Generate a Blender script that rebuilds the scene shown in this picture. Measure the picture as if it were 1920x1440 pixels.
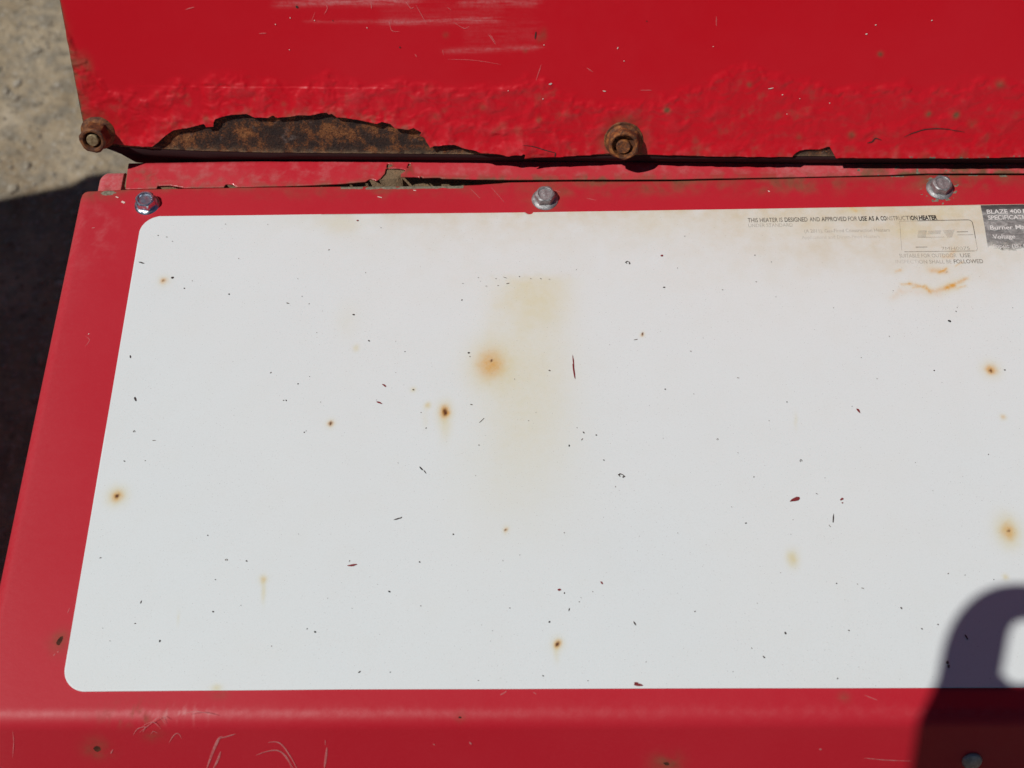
import bpy, bmesh, math, random
import numpy as np
from mathutils import Matrix, Vector

random.seed(7)
rng = np.random.default_rng(11)
for o in list(bpy.data.objects):
    bpy.data.objects.remove(o)
SC = bpy.context.scene
COL = SC.collection

# ---------------------------------------------------------------- camera
F_PX = 2500.0                       # focal length in photograph pixels (1920 wide)
H = 0.78                            # height of the deck panel above the ground (m)


def nrm(v):
    v = np.array(v, float)
    return v / np.linalg.norm(v)


RX = nrm([.9994, -.0105, -.0316])
_vy = -4370.0
RY = nrm([-(-.0105 * _vy - .0316 * F_PX) / .9994, _vy, F_PX])
RZ = np.cross(RX, RY)
R = np.stack([RX, RY, RZ], 1)       # world -> camera axes (right, down, forward)
CAM = np.array([0, 0, H]) - R.T @ (np.array([65 / F_PX, -350 / F_PX, 1]) * .694)
cd = bpy.data.cameras.new('camera')
cam = bpy.data.objects.new('camera', cd)
COL.objects.link(cam)
cd.lens = F_PX / 1920 * 36
cd.sensor_width = 36
cd.clip_start = .02
cd.clip_end = 400
cd.dof.use_dof = True
cd.dof.focus_distance = .655
cd.dof.aperture_fstop = 13.5
m4 = Matrix.Identity(4)
for i in range(3):
    m4[i][0] = R[0, i]
    m4[i][1] = -R[1, i]
    m4[i][2] = -R[2, i]
    m4[i][3] = CAM[i]
cam.matrix_world = m4
SC.camera = cam

# ---------------------------------------------------------------- sky and sun
SUN = nrm([.55, .20, -1.0])         # direction the light travels
w = bpy.data.worlds.new('World')
SC.world = w
w.use_nodes = True
nt = w.node_tree
nt.nodes.clear()
sky = nt.nodes.new('ShaderNodeTexSky')
sky.sky_type = 'NISHITA'
sky.sun_disc = False
sky.sun_elevation = math.asin(-SUN[2])
sky.sun_rotation = math.atan2(-SUN[0], -SUN[1])
sky.altitude = 600
sky.air_density = .75
sky.dust_density = .2
sky.ozone_density = 1.2
bg = nt.nodes.new('ShaderNodeBackground')
bg.inputs[1].default_value = .05
wo = nt.nodes.new('ShaderNodeOutputWorld')
nt.links.new(sky.outputs[0], bg.inputs[0])
nt.links.new(bg.outputs[0], wo.inputs[0])
sl = bpy.data.lights.new('sun', 'SUN')
sl.energy = 5.0
sl.angle = math.radians(.53)
sl.color = (1, .975, .94)
so = bpy.data.objects.new('sun', sl)
COL.objects.link(so)
so.rotation_euler = Vector(SUN).to_track_quat('-Z', 'Y').to_euler()
so.location = (-2, -1, 4)
vs = SC.view_settings
vs.view_transform = 'Standard'
vs.look = 'None'
vs.exposure = -.66
vs.gamma = 1


# ---------------------------------------------------------------- measuring helpers
def ray(px, py):
    return R.T @ np.array([(px - 960) / F_PX, (py - 720) / F_PX, 1])


def on_plane(px, py, p0, n):
    r = ray(px, py)
    return CAM + r * (np.dot(p0 - CAM, n) / np.dot(r, n))


def deck(px, py, z=H):
    """deck-plane position (x, y) of a spot measured in the photograph"""
    return on_plane(px, py, np.array([0, 0, z]), np.array([0, 0, 1.]))[:2]


# the wall of the upper housing leans back from its bottom edge
WZ = H + .010
_a = on_plane(300, 279.5, np.array([0, 0, WZ]), np.array([0, 0, 1.]))
_b = on_plane(1900, 294, np.array([0, 0, WZ]), np.array([0, 0, 1.]))
EU = nrm(_b - _a)
TILT = math.radians(26)
EV = np.array([0, math.sin(TILT), math.cos(TILT)])
EV = nrm(EV - EU * np.dot(EU, EV))
EN = np.cross(EU, EV)
W0 = _a + EU * (-np.dot(_a, EU) / np.dot(EU, EU))     # point of the bottom edge near x = 0


def wall(px, py):
    p = on_plane(px, py, W0, EN) - W0
    return np.array([np.dot(p, EU), np.dot(p, EV)])


# front face below the bend
BEND_Y = -.2685
FS = math.radians(56)
FV = np.array([0, -math.cos(FS), -math.sin(FS)])
FN = np.array([0, -math.sin(FS), math.cos(FS)])
BR = .010                            # bend radius
F0 = np.array([0, BEND_Y - BR * math.sin(FS), H - BR * (1 - math.cos(FS))])


def front(px, py):
    p = on_plane(px, py, F0, FN) - F0
    return np.array([p[0], np.dot(p, FV)])


# ---------------------------------------------------------------- noise in numpy
def perlin(x, y, seed=0):
    g = np.random.default_rng(seed)
    perm = g.permutation(512).astype(np.int64)
    ang = g.random(512) * 2 * np.pi
    gx, gy = np.cos(ang), np.sin(ang)
    xi = np.floor(x).astype(np.int64)
    yi = np.floor(y).astype(np.int64)
    xf = x - xi
    yf = y - yi
    u = xf * xf * xf * (xf * (xf * 6 - 15) + 10)
    v = yf * yf * yf * (yf * (yf * 6 - 15) + 10)

    def gr(ix, iy, fx, fy):
        h = perm[(perm[ix & 511] + iy) & 511]
        return gx[h] * fx + gy[h] * fy
    a = gr(xi, yi, xf, yf)
    b = gr(xi + 1, yi, xf - 1, yf)
    c = gr(xi, yi + 1, xf, yf - 1)
    d = gr(xi + 1, yi + 1, xf - 1, yf - 1)
    return (a + (b - a) * u) * (1 - v) + (c + (d - c) * u) * v


def fbm(x, y, octv=4, seed=0, ridged=False):
    s = np.zeros_like(x)
    a = 1.
    t = 0.
    for k in range(octv):
        n = perlin(x * 2 ** k, y * 2 ** k, seed + k * 17)
        s += a * ((1 - np.abs(n) * 2) if ridged else n)
        t += a
        a *= .5
    return s / t


def ss(e0, e1, x):
    t = np.clip((x - e0) / (e1 - e0), 0, 1)
    return t * t * (3 - 2 * t)


def spot(U, V, c, rx, ry=None, p=2.0):
    ry = ry or rx
    return np.exp(-(((U - c[0]) / rx) ** 2 + ((V - c[1]) / ry) ** 2) ** (p / 2))


def pl(xs, pts):
    """piecewise-linear v(u) through measured points"""
    pts = sorted([tuple(p) for p in pts])
    return np.interp(xs, [p[0] for p in pts], [p[1] for p in pts])


# ---------------------------------------------------------------- mesh helpers
def link(name, me, mat=None, parent=None, smooth=True, sharp=None):
    o = bpy.data.objects.new(name, me)
    COL.objects.link(o)
    if mat:
        me.materials.append(mat)
    if smooth and len(me.polygons):
        me.polygons.foreach_set('use_smooth', np.ones(len(me.polygons), bool))
        if sharp:
            me.set_sharp_from_angle(angle=math.radians(sharp))
    if parent:
        o.parent = parent
    return o


def np_mesh(name, co, quads, attrs=None):
    me = bpy.data.meshes.new(name)
    nv, nf = len(co), len(quads)
    me.vertices.add(nv)
    me.vertices.foreach_set('co', np.ascontiguousarray(co, dtype=np.float32).ravel())
    me.loops.add(nf * 4)
    me.loops.foreach_set('vertex_index', np.ascontiguousarray(quads, dtype=np.int32).ravel())
    me.polygons.add(nf)
    me.polygons.foreach_set('loop_start', np.arange(0, nf * 4, 4, dtype=np.int32))
    me.update(calc_edges=True)
    me.validate()
    for k, a in (attrs or {}).items():
        at = me.attributes.new(k, 'FLOAT', 'POINT')
        at.data.foreach_set('value', np.ascontiguousarray(a, dtype=np.float32))
    return me


def inside(P, rings):
    res = np.zeros(len(P), bool)
    for r in rings:
        r = np.asarray(r, float)
        bb0, bb1 = r.min(0), r.max(0)
        m = np.all((P >= bb0) & (P <= bb1), axis=1)
        q = P[m]
        c = np.zeros(len(q), bool)
        j = len(r) - 1
        for i in range(len(r)):
            yi, yj = r[i, 1], r[j, 1]
            if yi != yj:
                cond = ((yi > q[:, 1]) != (yj > q[:, 1]))
                xi = (r[j, 0] - r[i, 0]) * (q[:, 1] - yi) / (yj - yi) + r[i, 0]
                c ^= cond & (q[:, 0] < xi)
            j = i
        t = np.zeros(len(P), bool)
        t[np.where(m)[0][c]] = True
        res ^= t
    return res


def seg_near(P, rings):
    """nearest point and distance to the rings"""
    best = np.full(len(P), 1e9)
    bp = P.copy()
    for r in rings:
        r = np.asarray(r, float)
        for i in range(len(r)):
            a, b = r[i], r[(i + 1) % len(r)]
            d = b - a
            L = d @ d
            if L < 1e-14:
                continue
            t = np.clip(((P - a) @ d) / L, 0, 1)
            q = a + t[:, None] * d
            dist = np.hypot(*(P - q).T)
            m = dist < best
            best[m] = dist[m]
            bp[m] = q[m]
    return bp, best


def sheet(name, us, vs_, fn, rings=None, attrs=None, mat=None, parent=None, rim=.0006, rimdir=None):
    """A finely gridded sheet; rings trim it to an outline; fn maps (u, v) to 3-D; rim gives it thickness at its edges."""
    U, V = np.meshgrid(us, vs_)
    nu, nv = len(us), len(vs_)
    P = np.stack([U.ravel(), V.ravel()], 1)
    idx = np.arange(nu * nv).reshape(nv, nu)
    q = np.stack([idx[:-1, :-1], idx[:-1, 1:], idx[1:, 1:], idx[1:, :-1]], -1).reshape(-1, 4)
    if rings is not None:
        ins = inside(P, rings)
        q = q[ins[q].any(1)]
        used = np.unique(q)
        out = used[~ins[used]]
        sn, _ = seg_near(P[out], rings)
        P[out] = sn
    else:
        used = np.unique(q)
    rm = np.full(nu * nv, -1, np.int64)
    rm[used] = np.arange(len(used))
    q = rm[q]
    P = P[used]
    co = fn(P[:, 0], P[:, 1])
    at = attrs(P[:, 0], P[:, 1]) if attrs else {}
    if rim:
        e = np.concatenate([q[:, [0, 1]], q[:, [1, 2]], q[:, [2, 3]], q[:, [3, 0]]])
        es = np.sort(e, 1)
        key = es[:, 0] * (len(P) + 1) + es[:, 1]
        _, inv, cnt = np.unique(key, return_inverse=True, return_counts=True)
        be = e[cnt[inv] == 1]
        bv = np.unique(be)
        mp = np.full(len(P), -1, np.int64)
        mp[bv] = len(P) + np.arange(len(bv))
        low = co[bv] - np.asarray(rimdir) * rim
        co = np.concatenate([co, low])
        q = np.concatenate([q, np.stack([be[:, 1], be[:, 0], mp[be[:, 0]], mp[be[:, 1]]], 1)])
        at = {k: np.concatenate([a, a[bv]]) for k, a in at.items()}
    me = np_mesh(name, co, q, at)
    return link(name, me, mat, parent)


def bm_obj(name, bm, mat, parent=None, smooth=True, sharp=35, mw=None):
    me = bpy.data.meshes.new(name)
    bmesh.ops.recalc_face_normals(bm, faces=bm.faces)
    bm.to_mesh(me)
    bm.free()
    o = link(name, me, mat, parent, smooth, sharp)
    if mw is not None:
        o.matrix_world = mw
    return o


def box_bm(bm, c, s, bev=0.0, rot=None):
    r = bmesh.ops.create_cube(bm, size=1)
    vsx = r['verts']
    M = Matrix.Translation(c) @ (rot or Matrix.Identity(4)) @ Matrix.Diagonal((*s, 1))
    bmesh.ops.transform(bm, matrix=M, verts=vsx)
    if bev:
        ed = list({e for v in vsx for e in v.link_edges})
        bmesh.ops.bevel(bm, geom=ed, offset=bev, segments=3, affect='EDGES', profile=.5)


def frame(o, ex, ey, ez):
    M = Matrix.Identity(4)
    for i in range(3):
        M[i][0], M[i][1], M[i][2], M[i][3] = ex[i], ey[i], ez[i], o[i]
    return M


# ---------------------------------------------------------------- materials
class NT:
    def __init__(s, name):
        s.m = bpy.data.materials.new(name)
        s.m.use_nodes = True
        s.t = s.m.node_tree
        s.b = s.t.nodes['Principled BSDF']
        s.tc = s.n('ShaderNodeTexCoord')

    def n(s, k):
        return s.t.nodes.new(k)

    def l(s, a, b):
        s.t.links.new(a, b)

    def attr(s, name):
        a = s.n('ShaderNodeAttribute')
        a.attribute_name = name
        return a.outputs['Fac']

    def noise(s, scale, detail=4, rough=.55, dist=0., stretch=None):
        t = s.n('ShaderNodeTexNoise')
        t.inputs['Scale'].default_value = scale
        t.inputs['Detail'].default_value = detail
        t.inputs['Roughness'].default_value = rough
        t.inputs['Distortion'].default_value = dist
        if stretch:
            mp = s.n('ShaderNodeMapping')
            mp.inputs['Scale'].default_value = stretch
            s.l(s.tc.outputs['Object'], mp.inputs[0])
            s.l(mp.outputs[0], t.inputs['Vector'])
        else:
            s.l(s.tc.outputs['Object'], t.inputs['Vector'])
        return t.outputs['Fac']

    def ramp(s, f, *st):
        r = s.n('ShaderNodeValToRGB')
        e = r.color_ramp.elements
        while len(e) < len(st):
            e.new(.5)
        for i, (p, c) in enumerate(st):
            e[i].position = p
            e[i].color = (*c, 1) if hasattr(c, '__len__') else (c, c, c, 1)
        s.l(f, r.inputs[0])
        return r.outputs[0]

    def mix(s, f, a, b):
        m = s.n('ShaderNodeMix')
        m.data_type = 'RGBA'
        for v, i in ((f, 0), (a, 6), (b, 7)):
            if hasattr(v, 'links'):
                s.l(v, m.inputs[i])
            elif i == 0:
                m.inputs[0].default_value = v
            else:
                m.inputs[i].default_value = (*v, 1)
        return m.outputs[2]

    def math(s, op, a, b=0.5, clamp=False):
        m = s.n('ShaderNodeMath')
        m.operation = op
        m.use_clamp = clamp
        for i, v in enumerate((a, b)):
            if hasattr(v, 'links'):
                s.l(v, m.inputs[i])
            else:
                m.inputs[i].default_value = v
        return m.outputs[0]

    def bump(s, h, strength, dist):
        b = s.n('ShaderNodeBump')
        b.inputs['Strength'].default_value = strength
        b.inputs['Distance'].default_value = dist
        s.l(h, b.inputs['Height'])
        s.l(b.outputs[0], s.b.inputs['Normal'])

    def set(s, **k):
        for n_, v in k.items():
            n_ = n_.replace('_', ' ')
            if hasattr(v, 'links'):
                s.l(v, s.b.inputs[n_])
            elif n_ == 'Base Color':
                s.b.inputs[n_].default_value = (*v, 1)
            else:
                s.b.inputs[n_].default_value = v
        return s


def red_paint(name, base, dusty, rough=.42, spec=.5, chalk=.25):
    """worn red enamel: dust, chalking, grime (attr dirt), rust (attr rust), bare metal (attr bare), scuffs and painted bend highlights (attr scuff)"""
    n = NT(name)
    big = n.noise(14, 3, .5)
    fine = n.noise(900, 3, .6)
    mid = n.noise(90, 5, .6, .6)
    c = n.mix(n.math('MULTIPLY', n.ramp(big, (.35, 0.), (.7, 1.)), chalk), base, dusty)
    c = n.mix(n.math('MULTIPLY', n.ramp(fine, (.5, 0.), (.8, 1.)), .12), c, dusty)
    c = n.mix(n.math('MULTIPLY', n.ramp(n.noise(2600, 2, .5), (.66, 0.), (.72, 1.)), .25), c, tuple(x * .45 for x in base))
    sc = n.math('MULTIPLY', n.attr('scuff_shine'), n.math('ADD', n.ramp(n.noise(500, 4, .7), (.3, 0.), (.65, 1.)), .35), True)
    c = n.mix(sc, c, (.62, .22, .22))
    # grime: a tan-brown film broken up by noise
    dm = n.math('MULTIPLY', n.attr('dirt'), n.math('ADD', n.ramp(mid, (.35, 0.), (.62, 1.)), .25), True)
    dcol = n.mix(n.noise(240, 3), (.13, .034, .016), (.24, .118, .056))
    c = n.mix(dm, c, dcol)
    rm = n.math('GREATER_THAN', n.math('ADD', n.attr('rust'), n.math('MULTIPLY', n.math('SUBTRACT', n.noise(420, 4), .5), .7)), .5)
    rcol = n.ramp(n.noise(330, 5, .65), (.3, (.022, .007, .005)), (.55, (.075, .020, .009)), (.75, (.16, .055, .022)))
    c = n.mix(rm, c, rcol)
    bm_ = n.math('GREATER_THAN', n.math('ADD', n.attr('bare'), n.math('MULTIPLY', n.math('SUBTRACT', n.noise(500, 4), .5), .8)), .5)
    bcol = n.ramp(n.noise(600, 4, .7), (.3, (.10, .085, .055)), (.7, (.30, .27, .20)))
    c = n.mix(bm_, c, bcol)
    r = n.math('ADD', n.math('MULTIPLY', mid, .22), rough - .11)
    r = n.math('ADD', r, n.math('MULTIPLY', n.math('MAXIMUM', dm, rm), .35), True)
    n.set(Base_Color=c, Roughness=r)
    n.b.inputs['Specular IOR Level'].default_value = spec
    hh = n.math('ADD', n.math('MULTIPLY', n.noise(1500, 2, .5), .25), n.math('MULTIPLY', n.noise(260, 3, .5), .5))
    hh = n.math('ADD', hh, n.math('MULTIPLY', rm, -.6))
    n.bump(hh, .30, .0003)
    return n.m


M = {}
M['red_deck'] = red_paint('red_enamel_deck', (.475, .0105, .0235), (.57, .055, .072), .50, .32, .13)
M['red_wall'] = red_paint('red_enamel_housing', (.585, .0035, .0125), (.60, .016, .030), .42, .3, .3)
M['red_strip'] = red_paint('red_enamel_rail', (.56, .013, .028), (.63, .08, .092), .22, .6, .4)

n = NT('rusted_steel')
a_ = n.math('ADD', n.math('MULTIPLY', n.noise(110, 6, .72, .2), .75), n.math('MULTIPLY', n.noise(900, 4, .7), .25))
c = n.ramp(a_, (.40, (.020, .011, .009)), (.49, (.052, .024, .013)), (.535, (.17, .056, .016)), (.60, (.30, .112, .032)), (.72, (.40, .20, .08)))
c = n.mix(n.ramp(n.noise(160, 4), (.62, 0.), (.74, .7)), c, (.20, .15, .13))
c = n.mix(n.math('MULTIPLY', n.ramp(n.noise(1300, 3, .7), (.48, 0.), (.62, 1.)), .6), c, (.03, .016, .011))
c = n.mix(n.attr('edge'), c, (.30, .20, .11))
n.set(Base_Color=c, Roughness=.85)
n.bump(n.math('ADD', n.noise(800, 5, .75), n.math('MULTIPLY', a_, .8)), 1.0, .0011)
M['rust'] = n.m

n = NT('rusty_fastener')
z_ = n.n('ShaderNodeSeparateXYZ')
n.l(n.tc.outputs['Object'], z_.inputs[0])
c = n.ramp(n.noise(260, 5, .65, .5), (.32, (.036, .014, .008)), (.48, (.12, .042, .017)), (.6, (.23, .085, .026)), (.8, (.36, .17, .055)))
n.set(Base_Color=c, Roughness=.72, Metallic=.15)
n.bump(n.noise(700, 5, .7), .7, .0005)
M['rust_bolt'] = n.m

n = NT('orange_rust')
c = n.ramp(n.noise(420, 5, .65), (.3, (.11, .038, .010)), (.55, (.26, .115, .030)), (.75, (.38, .21, .07)))
n.set(Base_Color=c, Roughness=.8)
n.bump(n.noise(800, 4, .7), .7, .0004)
M['rust_orange'] = n.m

n = NT('brown_and_orange_rust')
c = n.ramp(n.noise(330, 5, .65, .4), (.3, (.040, .016, .008)), (.47, (.13, .042, .013)), (.60, (.29, .095, .020)), (.76, (.44, .19, .048)))
n.set(Base_Color=c, Roughness=.75)
n.bump(n.noise(700, 5, .7), .8, .0005)
M['rust_mixed'] = n.m

n = NT('brassy_stud_end')
c = n.ramp(n.noise(500, 4), (.3, (.16, .10, .045)), (.7, (.42, .33, .19)))
n.set(Base_Color=c, Roughness=.55, Metallic=.35)
n.bump(n.noise(900, 3), .4, .0003)
M['stud'] = n.m

n = NT('bright_zinc')
c = n.mix(n.noise(300, 4), (.50, .56, .64), (.72, .78, .84))
n.set(Base_Color=c, Roughness=n.math('ADD', n.math('MULTIPLY', n.noise(600, 3), .2), .20), Metallic=1.0)
n.bump(n.noise(900, 3), .15, .0002)
M['zinc'] = n.m

n = NT('dull_zinc')
c = n.ramp(n.noise(420, 5, .7), (.3, (.20, .19, .19)), (.55, (.36, .36, .36)), (.75, (.55, .55, .54)))
n.set(Base_Color=c, Roughness=.52, Metallic=.65)
n.bump(n.noise(900, 4, .7), .55, .0004)
M['zinc_dull'] = n.m

n = NT('white_vinyl_decal')
c = n.mix(n.ramp(n.noise(7, 3), (.35, 0.), (.7, 1.)), (.712, .768, .770), (.722, .765, .758))
c = n.mix(n.math('MULTIPLY', n.ramp(n.noise(1500, 3, .6), (.45, 0.), (.75, 1.)), .14), c, (.52, .52, .50))
gr = n.math('MULTIPLY', n.attr('grime'), n.math('ADD', n.math('MULTIPLY', n.ramp(n.noise(120, 5, .65), (.3, 0.), (.7, 1.)), .7), .5), True)
c = n.mix(gr, c, (.61, .555, .41))
c = n.mix(n.math('MULTIPLY', n.attr('yellow'), n.math('ADD', n.math('MULTIPLY', n.noise(260, 4, .7), .8), .55), True), c, (.65, .585, .31))
om = n.math('MULTIPLY', n.attr('orange'), n.math('ADD', n.math('MULTIPLY', n.noise(700, 4, .7), 1.2), .35), True)
c = n.mix(om, c, (.66, .335, .065))
c = n.mix(n.attr('core'), c, (.10, .028, .008))
c = n.mix(n.math('MULTIPLY', n.ramp(n.noise(1900, 1, .5), (.735, 0.), (.76, 1.)), .55), c, (.16, .13, .11))
n.set(Base_Color=c, Roughness=n.math('ADD', n.math('MULTIPLY', n.noise(60, 4), .15), .42))
n.b.inputs['Specular IOR Level'].default_value = .35
n.bump(n.noise(1100, 3, .6), .12, .0002)
M['decal'] = n.m

n = NT('worn_grey_print')
a_ = n.noise(170, 5, .7, 1.2, (1, 1.6, 1))
c = n.ramp(a_, (.34, (.13, .13, .125)), (.52, (.24, .24, .23)), (.66, (.42, .42, .40)))
c = n.mix(n.attr('top'), c, (.045, .045, .045))
n.set(Base_Color=c, Roughness=.6)
fd = n.ramp(n.math('ADD', n.attr('fade'), n.math('MULTIPLY', n.math('SUBTRACT', n.noise(300, 5, .75), .5), 1.1)), (.3, 0.), (.8, 1.))
tr = n.n('ShaderNodeBsdfTransparent')
mx = n.n('ShaderNodeMixShader')
n.l(fd, mx.inputs[0])
n.l(n.b.outputs[0], mx.inputs[1])
n.l(tr.outputs[0], mx.inputs[2])
n.l(mx.outputs[0], n.t.nodes['Material Output'].inputs[0])
M['plate'] = n.m


def ink(name, col, cover, var=.6):
    """printed ink worn partly off"""
    k = NT(name)
    k.set(Base_Color=col, Roughness=.6)
    f = k.math('ADD', k.math('MULTIPLY', k.math('SUBTRACT', k.noise(380, 4, .7), .5), var * 2), 1 - cover, True)
    t = k.n('ShaderNodeBsdfTransparent')
    x = k.n('ShaderNodeMixShader')
    k.l(f, x.inputs[0])
    k.l(k.b.outputs[0], x.inputs[1])
    k.l(t.outputs[0], x.inputs[2])
    k.l(x.outputs[0], k.t.nodes['Material Output'].inputs[0])
    return k.m


M['ink'] = ink('black_print', (.018, .017, .016), 1.0, .15)
M['ink_mid'] = ink('worn_black_print', (.09, .083, .070), .68, .5)
M['ink_soft'] = ink('faded_print', (.16, .15, .12), .55, .5)
M['ink_faint'] = ink('ghost_print', (.26, .25, .21), .33, .35)
M['ink_ghost'] = ink('almost_gone_print', (.36, .35, .32), .17, .22)
M['ink_white'] = ink('white_print', (.70, .70, .67), .95, .25)


def flat(name, col, rough=.7, nscale=900, dark=.5):
    k = NT(name)
    k.set(Base_Color=k.mix(k.noise(nscale, 3), tuple(x * dark for x in col), col), Roughness=rough)
    return k.m


M['chip_red'] = flat('red_showing_through', (.26, .018, .022))
M['chip_dark'] = flat('dark_chip', (.050, .030, .026))
M['chip_black'] = flat('black_grit', (.02, .02, .02))
M['chip_grey'] = flat('grey_scratch', (.20, .17, .14))
M['scratch'] = ink('pale_scratch', (.66, .30, .29), .42, .6)
M['scratch_soft'] = ink('soft_pale_scratch', (.70, .30, .29), .32, .45)
M['spark'] = flat('pale_nick', (.8, .62, .55), .4, 900, .8)
M['shade_red'] = flat('shade_darkened_red', (.032, .006, .007), .9, 300)  # red darkened so the colour carries the shade under the housing
M['black'] = flat('dark_rubber_edge', (.016, .014, .014), .8)

# ---------------------------------------------------------------- the ground
n = NT('dry_gravelly_dirt')
a_ = n.noise(9, 6, .62, .5)
c = n.ramp(a_, (.30, (.18, .135, .085)), (.47, (.33, .262, .172)), (.60, (.41, .335, .23)), (.76, (.50, .43, .32)))
c = n.mix(n.ramp(n.noise(38, 4, .6), (.45, 0.), (.62, 1.)), c, (.26, .225, .168))
c = n.mix(n.math('MULTIPLY', n.ramp(n.noise(120, 3), (.56, 0.), (.66, 1.)), .6), c, (.44, .40, .33))
c = n.mix(n.math('MULTIPLY', n.ramp(n.noise(75, 4), (.3, 1.), (.42, 0.)), .7), c, (.13, .105, .07))
n.set(Base_Color=c, Roughness=.95)
n.b.inputs['Specular IOR Level'].default_value = .1
n.bump(n.math('ADD', n.noise(45, 6, .65), n.noise(9, 4)), .8, .012)
M['dirt'] = n.m
me = bpy.data.meshes.new('ground')
bm = bmesh.new()
bmesh.ops.create_grid(bm, x_segments=60, y_segments=60, size=60)
bm.to_mesh(me)
bm.free()
g = link('ground', me, M['dirt'])
g['kind'] = 'structure'

# loose stones near the heater: too many to count
n = NT('pale_stones')
oi = n.n('ShaderNodeObjectInfo')
c = n.ramp(n.noise(30, 2), (.35, (.19, .16, .115)), (.5, (.29, .25, .185)), (.68, (.42, .38, .31)))
n.set(Base_Color=c, Roughness=.9)
M['stone'] = n.m
base = bmesh.new()
bmesh.ops.create_icosphere(base, subdivisions=1, radius=1)
bv = np.array([v.co[:] for v in base.verts])
bf = np.array([[v.index for v in f.verts] for f in base.faces])
base.free()
NS = 9000
cos_, fcs = [], []
for i in range(NS):
    x, y = rng.uniform(-1.5, .1), rng.uniform(-.3, 1.9)
    s = min(.008, .0020 * (1 + rng.pareto(2.8)))
    k = bv * (1 + rng.uniform(-.28, .28, (len(bv), 1)))
    k = k * np.array([s, s * rng.uniform(.6, 1), s * rng.uniform(.35, .7)])
    t = rng.uniform(0, 6.3)
    k = k @ np.array([[math.cos(t), -math.sin(t), 0], [math.sin(t), math.cos(t), 0], [0, 0, 1]])
    cos_.append(k + [x, y, s * .12])
    fcs.append(bf + i * len(bv))
me = bpy.data.meshes.new('gravel')
me.from_pydata(np.concatenate(cos_).tolist(), [], np.concatenate(fcs).tolist())
o = link('gravel', me, M['stone'], None, False)
o['kind'] = 'stuff'
o['label'] = 'loose pale gravel scattered over the dry dirt ground'
o['category'] = 'gravel'

# ---------------------------------------------------------------- the heater
heater = bpy.data.objects.new('construction_heater', None)
COL.objects.link(heater)
heater.location = (0.25, 0, 0)
heater['label'] = 'worn red sheet-metal construction heater with rusted housing and large white decal'
heater['category'] = 'heater'
bpy.context.view_layer.update()
HI = Matrix.Translation((-.25, 0, 0))


def part(o, p=None):
    """make o a child of p without moving it"""
    p = p or heater
    o.parent = p
    o.matrix_parent_inverse = HI if p is heater else p.matrix_basis.inverted()
    return o


XR = .95                             # right end of the machine, well outside the frame
DX0 = -.2480                         # left edge of the deck panel
bolt1, bolt2, bolt3 = deck(276, 384), deck(1022, 374), deck(1762, 354)

# --- deck panel: far edge slightly wavy, left edge and front bent down
edge_pts = [deck(*p) for p in [(178, 358.5), (236, 356), (480, 351.5), (655, 350), (760, 349.5), (842, 349), (900, 346.5), (956, 342), (1060, 340.5),
                               (1260, 340), (1400, 336.5), (1520, 334), (1661, 331), (1731, 328.5), (1920, 328.5)]]
ring = [(DX0 - .02, -.5), (DX0 - .02, edge_pts[0][1] - .0055), (DX0 + .0, edge_pts[0][1] - .0030), (DX0 + .0012, edge_pts[0][1] - .0008),
        (DX0 + .0035, edge_pts[0][1] - .0002)] + \
       [tuple(p) for p in edge_pts] + [(.45, .0095), (.45, -.5)]
LR = .0065                            # radius of the left bend


def bend(u, v):
    """u = x measured along the sheet from the left edge, v = y along the sheet past the front bend"""
    x, y, z = u.copy(), v.copy(), np.full_like(u, H)
    a0 = DX0 + LR
    s = np.maximum(a0 - u, 0)
    ang = np.minimum(s / LR, math.pi / 2)
    x = np.where(s > 0, a0 - LR * np.sin(ang), x)
    z = z - np.where(s > 0, LR * (1 - np.cos(ang)) + np.maximum(s - LR * math.pi / 2, 0), 0)
    t = np.maximum(BEND_Y - v, 0)
    ang = np.minimum(t / BR, FS)
    rest = np.maximum(t - BR * FS, 0)
    y = np.where(t > 0, BEND_Y - BR * np.sin(ang) - rest * math.cos(FS), y)
    z = z - np.where(t > 0, BR * (1 - np.cos(ang)) + rest * math.sin(FS), 0)
    # sheet-metal flatness error
    z = z + .00022 * perlin(u * 18, v * 18, 5)
    return np.stack([x, y, z], 1)


def fr_v(p):
    """(x, distance past the bend) -> sheet coordinate v"""
    return (p[0], BEND_Y - BR * FS - p[1])


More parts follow.
